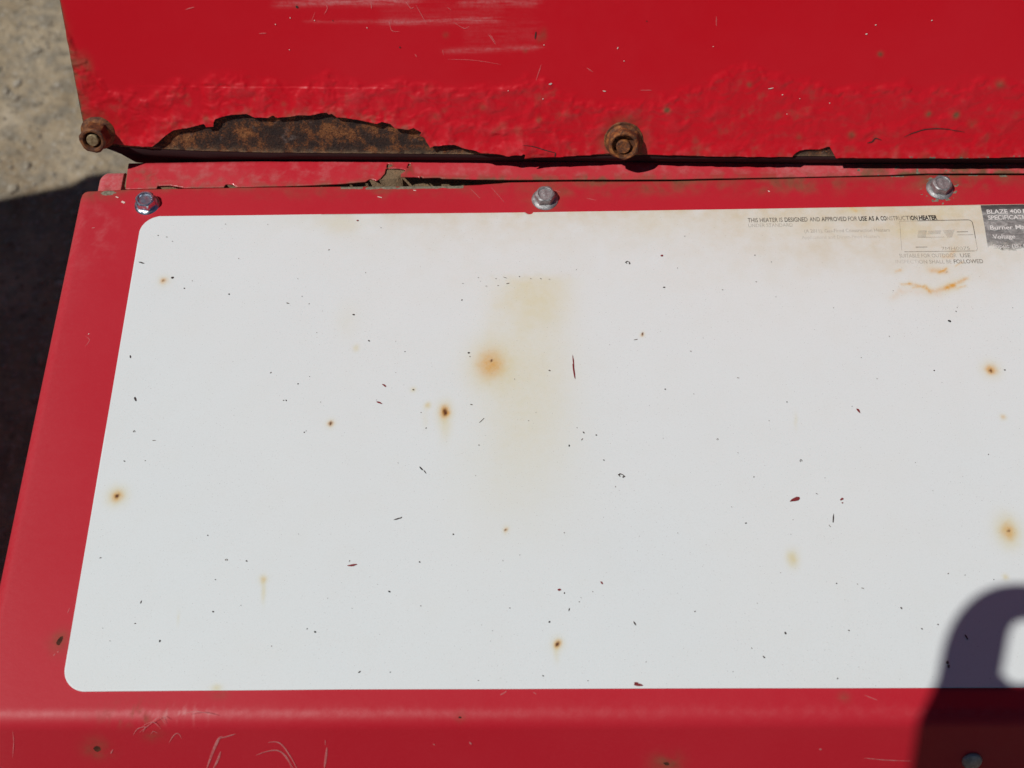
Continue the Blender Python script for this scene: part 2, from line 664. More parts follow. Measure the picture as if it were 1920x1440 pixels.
def deck_attr(u, v):
    top = pl(u, edge_pts)
    d = top - v                                        # distance in from the far edge
    nz = fbm(u * 120, v * 120, 4, 3)
    nb = fbm(u * 35, v * 35, 3, 9)
    dirt = .55 * np.exp(-np.maximum(d, 0) / .0022) * ss(-.25, .15, nb + .15)
    dirt += .55 * spot(u, v, deck(1180, 352), .050, .0050) * ss(-.2, .2, nz + .1)
    dirt += .55 * spot(u, v, deck(1500, 350), .035, .0050) * ss(-.2, .2, nz + .05)
    dirt += .30 * spot(u, v, deck(700, 362), .060, .0040) * ss(-.1, .2, nz)
    dirt += .35 * spot(u, v, deck(185, 368), .010, .0040)
    dirt += .5 * spot(u, v, deck(1800, 340), .030, .0060) * ss(-.15, .15, nz)
    for b, a in ((bolt2, .45), (bolt3, .35)):
        dirt += a * spot(u, v, b, .010)
    rust = np.zeros_like(u)
    for p, s, a in [((110, 1206), .0011, .9), ((113, 1200), .0011, .9), ((116, 1195), .0008, .8), ((206, 365), .0012, .5)]:
        rust += a * spot(u, v, deck(*p), s)
    dirt += .55 * spot(u, v, deck(112, 1203), .0045, .0050)
    for p, s, a in [((182, 1404), .0020, .95), ((862, 1348), .0008, .9), ((1250, 1432), .0022, .7)]:
        c_ = fr_v(front(*p))
        rust += a * spot(u, v, c_, s)
        dirt += .65 * spot(u, v, c_, s * 2.8)
    c_ = fr_v(front(245, 1345))
    dirt += .75 * spot(u, v, c_, .012, .0045) * ss(-.1, .2, fbm(u * 300, v * 120, 3, 21))
    dirt += .45 * spot(u, v, fr_v(front(290, 1380)), .0045, .003)
    dirt += .4 * spot(u, v, deck(408, 1302), .004, .002)
    dirt += .4 * spot(u, v, fr_v(front(1590, 1320)), .0025, .0025)
    bare = 1.2 * spot(u, v, deck(203, 362), .0042, .0016, 4) * ss(-.3, -.1, nz)
    bare += .95 * ((u > deck(640, 347)[0]) & (u < deck(870, 347)[0])) * ss(.0021, .0013, d + .0006 * nz) * ss(0, .3, nz + .35)
    ox = spot(u, v, bolt3, .0115, .0105, 6)
    bare += 1.0 * ox * ss(.0, .3, fbm(u * 420, v * 420, 3, 33) + .05) + .25 * spot(u, v, bolt2, .0095, .0090, 6)
    bare += .60 * (d < .0012) * (u > .17) * ss(-.1, .2, nz)
    scuff_shine = .15 * spot(u, v, (-.15, BEND_Y - .002), .12, .0022) * ss(-.2, .2, fbm(u * 260, v * 260, 3, 5) + .1)  # pale line paints the highlight of the front bend
    scuff_shine += .06 * spot(u, v, (0.05, BEND_Y - .002), .25, .0032) * ss(-.2, .2, fbm(u * 200, v * 200, 3, 6))  # same painted bend highlight, fainter and longer
    scuff_shine += .10 * np.exp(-np.maximum(u - DX0, 0) / .009)           # painted highlight along the rounded left edge
    scuff_shine += .16 * spot(u, v, (-.235, -.02), .012, .02) * ss(-.1, .2, nz)
    scuff_shine += .6 * spot(u, v, fr_v(front(340, 1345)), .014, .0032) * ss(.0, .25, fbm(u * 500, v * 160, 3, 8))
    return dict(dirt=dirt, rust=rust, bare=bare, scuff_shine=scuff_shine)


us = np.concatenate([np.arange(DX0 - .012, .262, .0009), [.30, .36, .45]])
vs_ = np.arange(-.36, .014, .0009)
o = sheet('deck_panel', us, vs_, bend, [ring], deck_attr, M['red_deck'], None, .0014, (0, 0, 1))
part(o)

# --- rest of the body (outside the frame)
bm = bmesh.new()
box_bm(bm, ((DX0 + XR) / 2 + .005, .05, .40), (XR - DX0 - .012, .56, .60), .006)
o = part(bm_obj('base_cabinet', bm, M['red_deck']))
bm = bmesh.new()
box_bm(bm, ((.449 + XR) / 2, -.13, H - .012), (XR - .4495, .265, .022), .004)
part(bm_obj('deck_extension', bm, M['red_deck']))
bm = bmesh.new()
fm = Matrix.Rotation(-FS, 4, 'X')
box_bm(bm, ((DX0 + XR) / 2 + .004, BEND_Y - .075, H - .14), (XR - DX0 - .03, .02, .15), .004)
part(bm_obj('lower_front_panel', bm, M['red_deck']))
for y in (-.16, .24):
    bm = bmesh.new()
    box_bm(bm, ((DX0 + XR) / 2, y, .05), (XR - DX0 + .06, .06, .098), .008)
    part(bm_obj('skid', bm, M['black']))

# --- rail (the frame lip between deck and housing): base metal and its paint skin
RZ_ = H - .0026
RX0 = deck(234, 330, RZ_)[0]
RYB = .0300


GROOVE = [deck(x, y, H - .0026) for x, y in [(236, 351), (560, 346), (640, 343.5), (690, 340.5), (706, 339.5), (748, 336.5), (753, 330), (826, 330), (860, 332), (930, 335), (1260, 335), (1400, 333.5), (1660, 328), (1920, 324.5)]]


def rail_fn(off):
    def f(u, v):
        y, z = v.copy(), np.full_like(u, RZ_ + off)
        r = .004
        t = np.maximum(v - (RYB - r), 0)
        ang = np.minimum(t / r, math.pi / 2)
        y = np.where(t > 0, RYB - r + r * np.sin(ang), y)
        z = z - np.where(t > 0, r * (1 - np.cos(ang)) + np.maximum(t - r * math.pi / 2, 0), 0)
        z = z + .0007 * ss(.008, .016, v)               # gently crowned
        if off == 0:
            z = z - .009 * (v < pl(u, GROOVE) - .0002)
        if off > 0:
            z = z + .00022 * fbm(u * 160, v * 160, 4, 41) * np.exp(-((u + .2) / .06) ** 2)
            z = z + .00016 * fbm(u * 90, v * 90, 4, 42)
            z = z + .0010 * np.exp(-((u - deck(745, 325)[0]) / .006) ** 2) * np.exp(-((v - deck(740, 322)[1]) / .006) ** 2)
            z = z + .0006 * np.exp(-((u - deck(800, 340)[0]) / .02) ** 2) * np.exp(-((v - .010) / .002) ** 2)
        return np.stack([u, y, z], 1)
    return f


usr = np.concatenate([np.arange(RX0 + .0012, .262, .0012), [.3, .36, .45]])
o = sheet('rail', usr, np.arange(-.002, .045, .0005), rail_fn(0), None, lambda u, v: dict(edge=.75 + 0 * u), M['rust'], None, .002, (0, 0, 1))
part(o)
rail = o


def dz(px, py):
    return tuple(deck(px, py, RZ_ + .0008))


rail_low = [dz(*p) for p in [(236, 355), (294, 353.5), (296, 349), (320, 348.5), (346, 352.5), (420, 351.5), (424, 346), (436, 346.5), (444, 351), (560, 348.6), (640, 345), (686, 341.5),
                             (694, 336.5), (700, 338), (706, 340), (714, 336), (722, 327), (724, 318), (726, 311), (724, 303), (731, 310), (736, 309),
                             (738, 313), (728, 318), (748, 319), (762, 321), (767, 304), (771, 311), (763, 322), (752, 330), (752, 335), (760, 334),
                             (778, 333), (779, 328), (781, 334), (785, 332), (786, 335), (792, 331), (793, 334.5), (815, 334), (826, 334), (829, 336), (850, 336), (880, 337), (930, 337.5), (1000, 337.5), (1100, 337),
                             (1260, 336.5), (1330, 335), (1400, 334), (1530, 331.5), (1660, 328.5), (1740, 325.5), (1920, 325)]]
rring = [(RX0 + .0002, .045)] + rail_low + [(.45, .009), (.45, .045)]


def rail_attr(u, v):
    nz = fbm(u * 140, v * 140, 4, 51)
    low = pl(u, rail_low)
    d = np.maximum(v - low, 0)
    dirt = .62 * np.exp(-d / .0017) * ss(-.25, .1, nz + .05)
    dirt += .62 * spot(u, v, dz(265, 335), .009, .0055) * ss(-.15, .2, nz + .05)
    dirt += .25 * spot(u, v, dz(380, 338), .04, .005) * ss(-.1, .2, nz)
    dirt += .30 * spot(u, v, dz(690, 322), .010, .005) * ss(-.1, .2, nz)
    dirt += .45 * spot(u, v, dz(1100, 333), .09, .0022) * ss(-.15, .15, nz)
    dirt += .55 * (u > dz(1585, 320)[0]) * ss(-.2, .2, nz + .05)
    bare = .52 * (u > dz(1600, 320)[0]) * ss(-.05, .25, fbm(u * 260, v * 260, 4, 55)) + .0 * u
    scuff_shine = .24 * ss(-.1, .3, nz) * (d > .002) * (u < .17) + .06 + .25 * (u > .12)
    return dict(dirt=dirt, rust=0 * u, bare=bare, scuff_shine=scuff_shine)


us = np.concatenate([np.arange(RX0, .262, .0006), [.30, .45]])
o = sheet('paint_skin', us, np.arange(.000, .040, .0006), rail_fn(.0008), [rring], rail_attr, M['red_strip'], None, .0006, (0, 0, 1))
part(o, rail)

# --- short bent end cap of the frame at the left
cx0, cx1 = deck(179, 340)[0], deck(227, 340)[0]
us = np.linspace(cx0 - .004, cx1, 60)
vs_ = np.linspace(.001, .038, 70)


def cap_fn(u, v):
    x, y, z = u.copy(), v.copy(), np.full_like(u, H - .0018)
    r = .0045
    s = np.maximum(cx0 + r - u, 0)
    ang = np.minimum(s / r, math.pi / 2)
    x = np.where(s > 0, cx0 + r - r * np.sin(ang), x)
    z = z - np.where(s > 0, r * (1 - np.cos(ang)) + np.maximum(s - r * math.pi / 2, 0), 0)
    yb = .0242
    t = np.maximum(v - (yb - r), 0)
    ang = np.minimum(t / r, math.pi / 2)
    y = np.where(t > 0, yb - r + r * np.sin(ang), y)
    z = z - np.where(t > 0, r * (1 - np.cos(ang)) + np.maximum(t - r * math.pi / 2, 0), 0)
    y = y - .45 * np.maximum(cx0 + .0045 - x, 0) * ss(.012, .024, y)
    z = z + .00035 * np.exp(-((u - cx0 - .0048) / .0018) ** 2) * ss(.018, .010, v) + .00012 * fbm(u * 300, v * 300, 3, 60)
    return np.stack([x, y, z], 1)


def cap_attr(u, v):
    nz = fbm(u * 260, v * 260, 4, 61)
    return dict(dirt=.55 * spot(u, v, (cx0 + .006, .009), .005, .003) * ss(-.2, .2, nz) + .5 * ss(.0235, .0265, v) * ss(-.3, .1, nz) + .5 * np.exp(-(cx1 - u) / .0008),
                rust=0 * u, bare=0 * u, scuff_shine=.5 + 0 * u)


part(sheet('end_cap', us, vs_, cap_fn, None, cap_attr, M['red_strip'], None, .0012, (0, 0, 1)))

# --- upper housing: steel sheet, bottom flange, thick peeling paint skin
uL0, vL0 = wall(157, 238)
uL1, vL1 = wall(112, 0)


def left_u(v):
    return uL0 + (v - vL0) * (uL1 - uL0) / (vL1 - vL0)


def wp(u, v, h=0.0):
    u = np.asarray(u, float)
    v = np.asarray(v, float)
    h = np.asarray(h, float) + 0 * u
    return W0 + u[:, None] * EU + v[:, None] * EV + h[:, None] * EN


VT = .30                              # height of the housing wall
metal_low = [wall(*p) for p in [(160, 262), (200, 273), (240, 275.5), (280, 278), (374, 283), (499, 286), (624, 287), (749, 288), (827, 288.5), (940, 289.5), (1100, 290), (1300, 291.5), (1600, 293), (1920, 293)]]
mring = [(left_u(VT), VT), (left_u(.02), .02), (left_u(.006), .0075)] + [tuple(p) for p in metal_low] + [(.45, metal_low[-1][1]), (.45, VT)]
us = np.concatenate([np.arange(-.262, .03, .0007), np.arange(.03, .27, .004), [.3, .45]])
vsm = np.concatenate([np.arange(-.004, .028, .0007), np.arange(.03, .1, .004), [.15, .2, VT]])


def metal_fn(u, v):
    m = ss(.03, .02, v)
    return wp(u, v, m * (.00035 * fbm(u * 220, v * 220, 4, 71) + .0002 * fbm(u * 60, v * 60, 3, 72)))


def metal_attr(u, v):
    low = pl(u, metal_low)
    return dict(edge=np.clip(.85 * np.exp(-np.maximum(v - low, 0) / .0011) * ss(-.2, .2, fbm(u * 200, v * 200, 3, 73) + .1), 0, 1))


housing = sheet('housing_wall', us, vsm, metal_fn, [mring], metal_attr, M['rust'], None, .0012, EN)
part(housing)

skin_low = [wall(*p) for p in [
    (170, 262), (215, 268), (240, 271), (262, 271.5), (288, 271.5), (300, 262), (311, 252), (327, 241), (355, 236), (372, 232), (385, 228.5), (389, 235), (402, 234), (403, 226), (406, 219.5), (420, 215), (436, 212), (464, 210.5),
    (480, 217), (505, 217.5), (514, 212.5), (518, 216), (522, 217), (549, 215), (561, 212), (580, 213), (592, 211), (603, 208), (614, 207.5), (618, 211), (623, 209.5), (633, 216), (655, 218), (686, 224),
    (708, 228), (717, 224.5), (733, 228), (742, 236), (767, 239), (777, 235.5), (792, 244), (788, 250), (797, 255), (801, 263), (808, 272), (816, 269), (824, 269.5), (835, 267), (852, 267.5), (860, 270),
    (867, 273), (880, 276), (892, 278), (903, 282), (920, 283), (941, 285), (950, 287), (956, 287), (966, 285), (978, 286), (983, 282), (984, 276), (981, 266.5), (986, 279), (985, 288), (984, 291.5), (1019, 292), (1041, 292), (1081, 289.5),
    (1110, 288), (1144, 286), (1170, 286), (1219, 288), (1269, 289), (1331, 290.5), (1400, 291.5), (1485, 292), (1488, 288), (1493, 284), (1501, 280), (1515, 278.5), (1537, 278), (1546, 275), (1554.5, 272.5), (1560, 282),
    (1566.5, 294), (1633, 294.5), (1731, 294.5), (1830, 294.5), (1920, 292)]]
sring = [(left_u(VT) + .0004, VT), (left_u(.05) + .0004, .05), (left_u(.02) + .0006, .02), (left_u(.012) + .0012, .012), (left_u(.006) + .002, .0075)] + \
        [tuple(p) for p in skin_low] + [(.45, skin_low[-1][1]), (.45, VT)]
tear = np.array([p for p in skin_low])
nutL, nutR = wall(185, 248), wall(1169, 262)
blist_top = [wall(*p) for p in [(120, 60), (160, 110), (185, 150), (230, 185), (300, 178), (360, 165), (400, 150), (440, 160), (560, 168), (640, 152), (700, 165), (800, 160), (850, 172), (960, 168), (1015, 140),
                                (1060, 190), (1130, 205), (1220, 195), (1300, 175), (1350, 150), (1400, 130), (1450, 150), (1520, 155), (1570, 172), (1640, 165), (1680, 160), (1740, 178), (1800, 168), (1920, 158)]]


def skin_relief(u, v):
    bt = pl(u, blist_top)
    w1 = fbm(u * 60, v * 60, 3, 81) * .010
    B = ss(.006, -.004, v - bt + w1)
    wx = u + .004 * perlin(u * 90, v * 90, 82)
    wy = v + .004 * perlin(u * 90 + 7, v * 90, 83)
    right = ss(.03, .10, u)                        # the bubbling is flatter towards the right
    bub = np.clip(fbm(wx * 85, wy * 110, 3, 84) + .10, 0, 1)
    rid = fbm(wx * 48, wy * 70, 4, 85, True)
    h = B * ((1.25 - .55 * right) * .0017 * bub + .0004 * rid + .00016 * fbm(u * 330, v * 330, 3, 86))
    edge = np.exp(-((v - bt + w1) / .0030) ** 2)
    h += .00055 * edge * ss(-.05, .25, fbm(u * 110, v * 110, 3, 87) + .1)      # raised rim where the bubbling starts
    h += .00006 * perlin(u * 30, v * 30, 88)
    return h, B


def skin_fn(u, v):
    h, B = skin_relief(u, v)
    P = np.stack([u, v], 1)
    near = v < .035
    dd = np.full(len(u), .1)
    t2 = tear[(tear[:, 0] < wall(1000, 280)[0])]
    best = np.full(near.sum(), 1e9)
    Q = P[near]
    for i in range(len(t2) - 1):
        a, b = t2[i], t2[i + 1]
        d = b - a
        t = np.clip(((Q - a) @ d) / (d @ d), 0, 1)
        best = np.minimum(best, np.hypot(*(Q - a - t[:, None] * d).T))
    dd[near] = best
    lift = .0019 * np.exp(-dd / .009) * ss(-.225, -.20, u) + .0009 * ss(.010, -.002, v) + .0004
    lift = lift + .0006 * np.exp(-((u - wall(985, 285)[0]) / .004) ** 2) * ss(.008, .0, v)
    for c_ in (nutL, nutR):                           # pulled tight under the fasteners
        k = spot(u, v, c_, .012)
        lift = lift * (1 - k) + .0004 * k
        h = h * (1 - .9 * k)
    return wp(u, v, h + lift)


def skin_attr(u, v):
    h, B = skin_relief(u, v)
    nz = fbm(u * 110, v * 110, 4, 91)
    n2 = fbm(u * 260, v * 260, 3, 92)
    low = pl(u, [p for p in skin_low if True])
    d = np.maximum(v - low, 0)
    dirt = B * .40 * ss(.10, .42, nz + .12 * n2)
    dirt += .45 * np.exp(-d / .0016) * ss(-.1, .25, nz + .05)
    dl = np.maximum(u - left_u(v), 0)
    dirt += .75 * np.exp(-dl / .0016) * ss(-.2, .15, nz + .10) * ss(.085, .05, v) + .6 * np.exp(-dl / .0007)
    dirt += .6 * spot(u, v, wall(150, 128), .006, .007) * ss(-.2, .1, nz)
    for c_, r in ((nutL, .0125), (nutR, .0125)):
        dirt += .65 * spot(u, v, c_, r, r, 4) * ss(-.3, .1, nz + .1)
    dirt += .45 * spot(u, v, wall(700, 222), .02, .004) * ss(-.1, .15, n2)
    for p, s in [((1740, 212), .0016), ((1792, 214), .0018), ((1822, 231), .0022), ((1650, 101), .0014), ((1596, 252), .0018), ((1497, 255), .0016), ((557, 12), .0010), ((836, 65), .0014), ((985, 95), .0012),
                 ((388, 219), .0014), ((533, 192), .0014), ((1010, 222), .0015), ((905, 198), .0018), ((1405, 158), .0014), ((1250, 205), .0013), ((1875, 155), .0022)]:
        dirt += .95 * spot(u, v, wall(*p), s)
    for p in [(1020, 65), (1011, 72)]:
        dirt += .4 * spot(u, v, wall(*p), .0015, .003)
    scuff_shine = np.zeros_like(u)
    for (x0, y0), (x1, y1), wd, a in [((500, 8), (800, 2), .0016, .7), ((700, 42), (950, 36), .0015, .75), ((560, 40), (760, 40), .0010, .3), ((820, 96), (1024, 88), .0013, .55), ((850, 3), (1022, 4), .0022, .55), ((560, 0), (760, 0), .0016, .6),
                                      ((700, 22), (960, 20), .006, .12), ((860, 62), (1020, 60), .008, .14)]:
        a0, a1 = wall(x0, y0), wall(x1, y1)
        t = np.clip((u - a0[0]) / (a1[0] - a0[0]), 0, 1)
        vv = a0[1] + t * (a1[1] - a0[1])
        fadeu = ss(0, .12, (u - a0[0]) / (a1[0] - a0[0])) * ss(1.0, .86, (u - a0[0]) / (a1[0] - a0[0]) + .12 * perlin(v * 700, v * 0 + .37, 96))
        scuff_shine += .55 * a * fadeu * np.exp(-((v - vv) / wd) ** 2) * ss(-.35, .2, fbm(u * 60, v * 900, 3, 94) + .05)
    scuff_shine += B * .05 * ss(0, .4, nz) + .22 * np.exp(-d / .003) * ss(-.1, .3, n2)
    scuff_shine += .10 * B * ss(.0005, .0016, h)
    bare = .62 * (d < .0009) * (u > wall(1700, 290)[0]) * ss(-.1, .2, n2)
    return dict(dirt=dirt, rust=0 * u, bare=bare, scuff_shine=scuff_shine)


us = np.concatenate([np.arange(-.262, .264, .00052), [.30, .36, .45]])
vsw = np.concatenate([np.arange(-.0035, .094, .00052), np.arange(.095, VT + .004, .006)])
o = sheet('paint_skin', us, vsw, skin_fn, [sring], skin_attr, M['red_wall'], None, .00045, EN)
part(o, housing)

# bottom flange of the housing, folded under
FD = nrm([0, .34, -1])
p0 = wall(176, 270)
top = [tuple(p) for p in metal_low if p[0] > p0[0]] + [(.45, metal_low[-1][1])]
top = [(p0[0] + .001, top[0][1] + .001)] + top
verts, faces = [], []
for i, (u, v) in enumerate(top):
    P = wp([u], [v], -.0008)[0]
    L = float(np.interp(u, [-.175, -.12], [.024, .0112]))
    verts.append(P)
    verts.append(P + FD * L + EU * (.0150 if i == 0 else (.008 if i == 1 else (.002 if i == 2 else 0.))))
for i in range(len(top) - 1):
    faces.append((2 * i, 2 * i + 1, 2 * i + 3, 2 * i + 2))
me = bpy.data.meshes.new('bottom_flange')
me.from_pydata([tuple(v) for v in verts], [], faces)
o = link('bottom_flange', me, M['shade_red'])
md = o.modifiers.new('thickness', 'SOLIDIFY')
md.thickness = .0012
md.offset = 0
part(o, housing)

# the remaining sheets of the housing (mostly outside the frame)
topL = wp([left_u(VT)], [VT])[0]
botL = wp([left_u(.006)], [.010])[0]
xl0, xl1 = botL[0], topL[0]
ZT = topL[2]


def quad_panel(name, pts, mat, t=.0015):
    me = bpy.data.meshes.new(name)
    me.from_pydata([tuple(p) for p in pts], [], [(0, 1, 2, 3)])
    o = link(name, me, mat)
    md = o.modifiers.new('thickness', 'SOLIDIFY')
    md.thickness = t
    md.offset = 0
    part(o)
    return o


quad_panel('housing_side', [botL + [.0012, .0012, 0], topL + [.0012, .0012, 0], (xl1 + .0012, topL[1] + .35, ZT), (xl0 + .0012, topL[1] + .35, botL[2])], M['red_wall'])
quad_panel('housing_top', [topL + [.002, .001, .0008], (XR, topL[1] + .001, ZT + .0008), (XR, topL[1] + .35, ZT + .0008), (xl1 + .002, topL[1] + .35, ZT + .0008)], M['red_wall'])
pR0, pR1 = wp([.4495], [.0])[0], wp([.4495], [VT])[0]
quad_panel('housing_wall_extension', [pR0, (XR, pR0[1], pR0[2]), (XR, pR1[1], pR1[2]), pR1], M['red_wall'])
_rx = deck(330, 312, H - .036)
quad_panel('rear_frame', [(_rx[0], .028, H - .036), (XR, .028, H - .036), (XR, .33, H - .036), (_rx[0], .33, H - .036)], M['shade_red'])  # near-black colour paints in the shade behind the rail


# ---------------------------------------------------------------- fasteners
def hex_r(th, ap):
    k = (th + math.pi / 6) % (math.pi / 3) - math.pi / 6
    return ap / math.cos(k)


def fastener(name, pos, ex, ey, ez, prof, mat, rot=0., seg=72, parent=None, jit=0.):
    """prof: list of (radius, height, hexness, cap radius) in mm from the rim to the centre"""
    bm = bmesh.new()
    rings = []
    for k, (r, z, hx, capr) in enumerate(prof):
        rr = []
        for i in range(seg):
            th = 2 * math.pi * i / seg
            q = r
            if hx:
                q = r * (1 - hx) + hx * hex_r(th, r)
            if capr:
                q = min(q, capr)
            j = 1 + jit * math.sin(3 * th + k) * .5 + jit * math.sin(7 * th + 2 * k) * .3
            rr.append(bm.verts.new((q * j * math.cos(th + rot) / 1000, q * j * math.sin(th + rot) / 1000, (z + jit * 3 * math.sin(2 * th + k)) / 1000)))
        rings.append(rr)
    for a, b in zip(rings, rings[1:]):
        for i in range(seg):
            bm.faces.new((a[i], a[(i + 1) % seg], b[(i + 1) % seg], b[i]))
    bm.faces.new(rings[-1])
    mw = frame(pos, ex, ey, ez)
    o = bm_obj(name, bm, mat, None, True, 28)
    o.matrix_world = mw
    return o


X3, Y3, Z3 = (1, 0, 0), (0, 1, 0), (0, 0, 1)
hexhead = [(6.6, 0, 0, 0), (6.7, .5, 0, 0), (6.4, .9, 0, 0), (5.6, 1.5, 0, 0), (4.75, 1.6, 1, 0), (4.75, 4.9, 1, 5.35), (4.75, 5.5, 1, 5.0), (4.45, 5.95, 0, 0),
           (3.75, 6.0, 0, 0), (3.45, 5.7, 0, 0), (3.2, 4.9, 0, 0), (2.0, 4.75, 0, 0), (.8, 4.95, 0, 0), (.3, 4.95, 0, 0)]
for (bx, by), mat, rot, lab, tl in ((bolt1, M['zinc'], .35, 'bright bluish zinc bolt at the corner of the decal', (.02, -.03)),
                                    (bolt2, M['zinc_dull'], .52, 'dull grey hex bolt in the middle of the deck edge', (.0, -.02)),
                                    (bolt3, M['zinc_dull'], .30, 'pitted grey hex bolt ringed by flaking paint', (.03, -.02))):
    ez = nrm([tl[0], tl[1], 1])
    ex = nrm(np.cross([0, 1, 0], ez))
    ey = np.cross(ez, ex)
    hh = hexhead
    if mat is M['zinc_dull']:
        hh = [(6.9, 0, 0, 0), (7.0, .5, 0, 0), (6.7, .9, 0, 0), (5.9, 1.5, 0, 0), (4.8, 1.7, 1, 0), (4.8, 4.4, 1, 5.35), (4.7, 5.2, 1, 5.0), (4.4, 5.6, 0, 0),
              (3.7, 5.7, 0, 0), (3.45, 5.55, 0, 0), (3.3, 5.2, 0, 0), (2.0, 5.1, 0, 0), (.9, 5.2, 0, 0), (.3, 5.25, 0, 0)]
    o = fastener('bolt', (bx, by, H - .0002), ex, ey, ez, hh, mat, rot, 72, None, .006 if mat is M['zinc'] else .018)
    part(o)
    o['label'] = lab


def wall_at(c, h):
    return wp([c[0]], [c[1]], h)[0]


# left: tall rusted flange nut with the stud end in it
prof = [(9.0, 0, 0, 0), (9.2, .8, 0, 0), (8.6, 1.6, 0, 0), (7.4, 2.6, 0, 0), (6.6, 3.0, 1, 0), (6.7, 9.6, 1, 7.5), (6.5, 10.9, 1, 6.9), (5.9, 11.5, 0, 0), (5.0, 11.4, 0, 0), (4.5, 10.6, 0, 0), (4.3, 7.6, 0, 0), (2.0, 7.5, 0, 0)]
nut = fastener('nut', wall_at(nutL, -.0002), EU, EV, EN, prof, M['rust_bolt'], .3, 72, None, .018)
part(nut)
nut['label'] = 'tall dark rusted nut at the corner of the housing'
st = fastener('stud', wall_at(nutL, .0080), EU, EV, EN, [(3.2, 0, 0, 0), (3.2, 2.4, 0, 0), (2.9, 2.8, 0, 0), (1.5, 2.9, 0, 0), (.4, 3.0, 0, 0)], M['stud'], 0, 40, None, .02)
part(st, nut)
# right: worn rounded bolt on a washer
wsh = [(10.0, 0, 0, 0), (10.2, .5, 0, 0), (9.8, 1.0, 0, 0), (7.0, 1.1, 0, 0)]
b = fastener('nut', wall_at(nutR, .0004), EU, EV, EN, [(8.9, 1.0, 0, 0), (8.9, 1.8, 0, 0), (7.7, 2.8, .6, 8.6), (7.7, 6.0, .8, 8.5), (7.4, 7.2, .5, 7.9), (6.8, 7.7, 0, 0), (6.1, 7.5, 0, 0), (5.7, 6.4, 0, 0), (5.2, 4.2, 0, 0), (2, 4.1, 0, 0)], M['rust_mixed'], .1, 72, None, .03)
part(b)
b['label'] = 'worn orange-rusted nut with a round stud end in the middle of the housing edge'
part(fastener('washer', wall_at(nutR, .0002), EU, EV, EN, wsh, M['rust_bolt'], 0, 64, None, .012), b)
part(fastener('stud', wall_at(nutR + np.array([-.0002, -.0009]), .0043), EU, EV, EN, [(3.7, 0, 0, 0), (3.7, 2.6, 0, 0), (3.3, 3.0, 0, 0), (2.4, 2.9, 0, 0), (.4, 2.7, 0, 0)], M['rust_mixed'], 0, 40, None, .03), b)
# small domed rivet on the front face
fp = front(1822, 1426)
rp = F0 + np.array([fp[0], 0, 0]) + FV * fp[1]
o = fastener('rivet', rp, X3, -FV, FN, [(4.2, 0, 0, 0), (4.2, .6, 0, 0), (3.7, 1.3, 0, 0), (2.4, 1.8, 0, 0), (.9, 2.0, 0, 0)], M['zinc_dull'], 0, 48)
part(o)

# ---------------------------------------------------------------- the white decal
DT = .0005
tl, bl = deck(264, 407), deck(118, 1297.5)
dt_pts = [deck(*p) for p in [(300, 406.5), (640, 402.5), (985, 399.3), (990, 402.8), (997, 403), (1000, 399.2), (1300, 394.5), (1600, 389.5), (1835, 385), (1920, 384)]]
db_pts = [deck(*p) for p in [(160, 1297.2), (640, 1293.2), (1280, 1291.2), (1920, 1289.8)]]


def arc(c, r, a0, a1, k=14):
    return [(c[0] + r * math.cos(math.radians(a0 + (a1 - a0) * i / k)), c[1] + r * math.sin(math.radians(a0 + (a1 - a0) * i / k))) for i in range(k + 1)]


rr = .0105
dxl = (tl[0] + bl[0]) / 2
dring = [tuple(p) for p in db_pts[::-1] if p[0] > dxl + rr] + arc((dxl + rr + .0008, bl[1] + rr), rr, 270, 180) + arc((dxl + rr - .0008, dt_pts[0][1] - rr), rr, 180, 90) + \
    [tuple(p) for p in dt_pts] + [(.36, dt_pts[-1][1]), (.36, db_pts[-1][1])]
halo = [  # px, py, rx mm, ry mm, orange, yellow
    (307, 527, 1.8, 1.8, .75, .4), (920, 683, 6.2, 7.4, .95, .6), (834, 773, 2.2, 3.2, 1.4, .6), (220, 931, 2.6, 2.6, 1.1, .8), (620, 795, 1.3, 1.4, .8, .4), (1045, 1208, 1.5, 1.8, 1.1, .6),
    (1858, 694, 2.5, 2.5, 1.25, .6), (1890, 997, 3.0, 4.0, .75, .9), (949, 994, .9, 1.2, .7, .4), (1205, 628, .8, .9, .7, .4), (1881, 783, .9, .9, .6, .4), (802, 761, .9, 1.0, .2, .7),
    (775, 732, .9, .9, .1, .5), (494, 1087, 1.0, 1.2, .3, .6), (1486, 1048, 1.5, 2.2, .08, .8), (668, 653, .9, 1.1, .0, .5), (1885, 1083, .8, .8, .1, .6)]
drip = [(834, 800, 2.6, 8, .35), (494, 1110, 1.0, 5.5, .55), (800, 785, 1.5, 6, .16), (1045, 1225, 1.2, 4, .3), (1015, 570, 12, 14, .16), (985, 800, 26, 40, .12), (960, 900, 28, 30, .09), (1230, 420, 16, 8, .14), (650, 600, 6, 10, .12), (640, 420, 12, 7, .25),
        (985, 700, 22, 40, .15), (335, 1160, .6, 3, .3), (408, 1290, 2.5, 1.6, .6), (1700, 435, 9, 4, .42), (1760, 400, 14, 4, .3), (1600, 394, 4, 2, .4), (1480, 420, 30, 8, .12), (1492, 790, .8, 4, .25)]
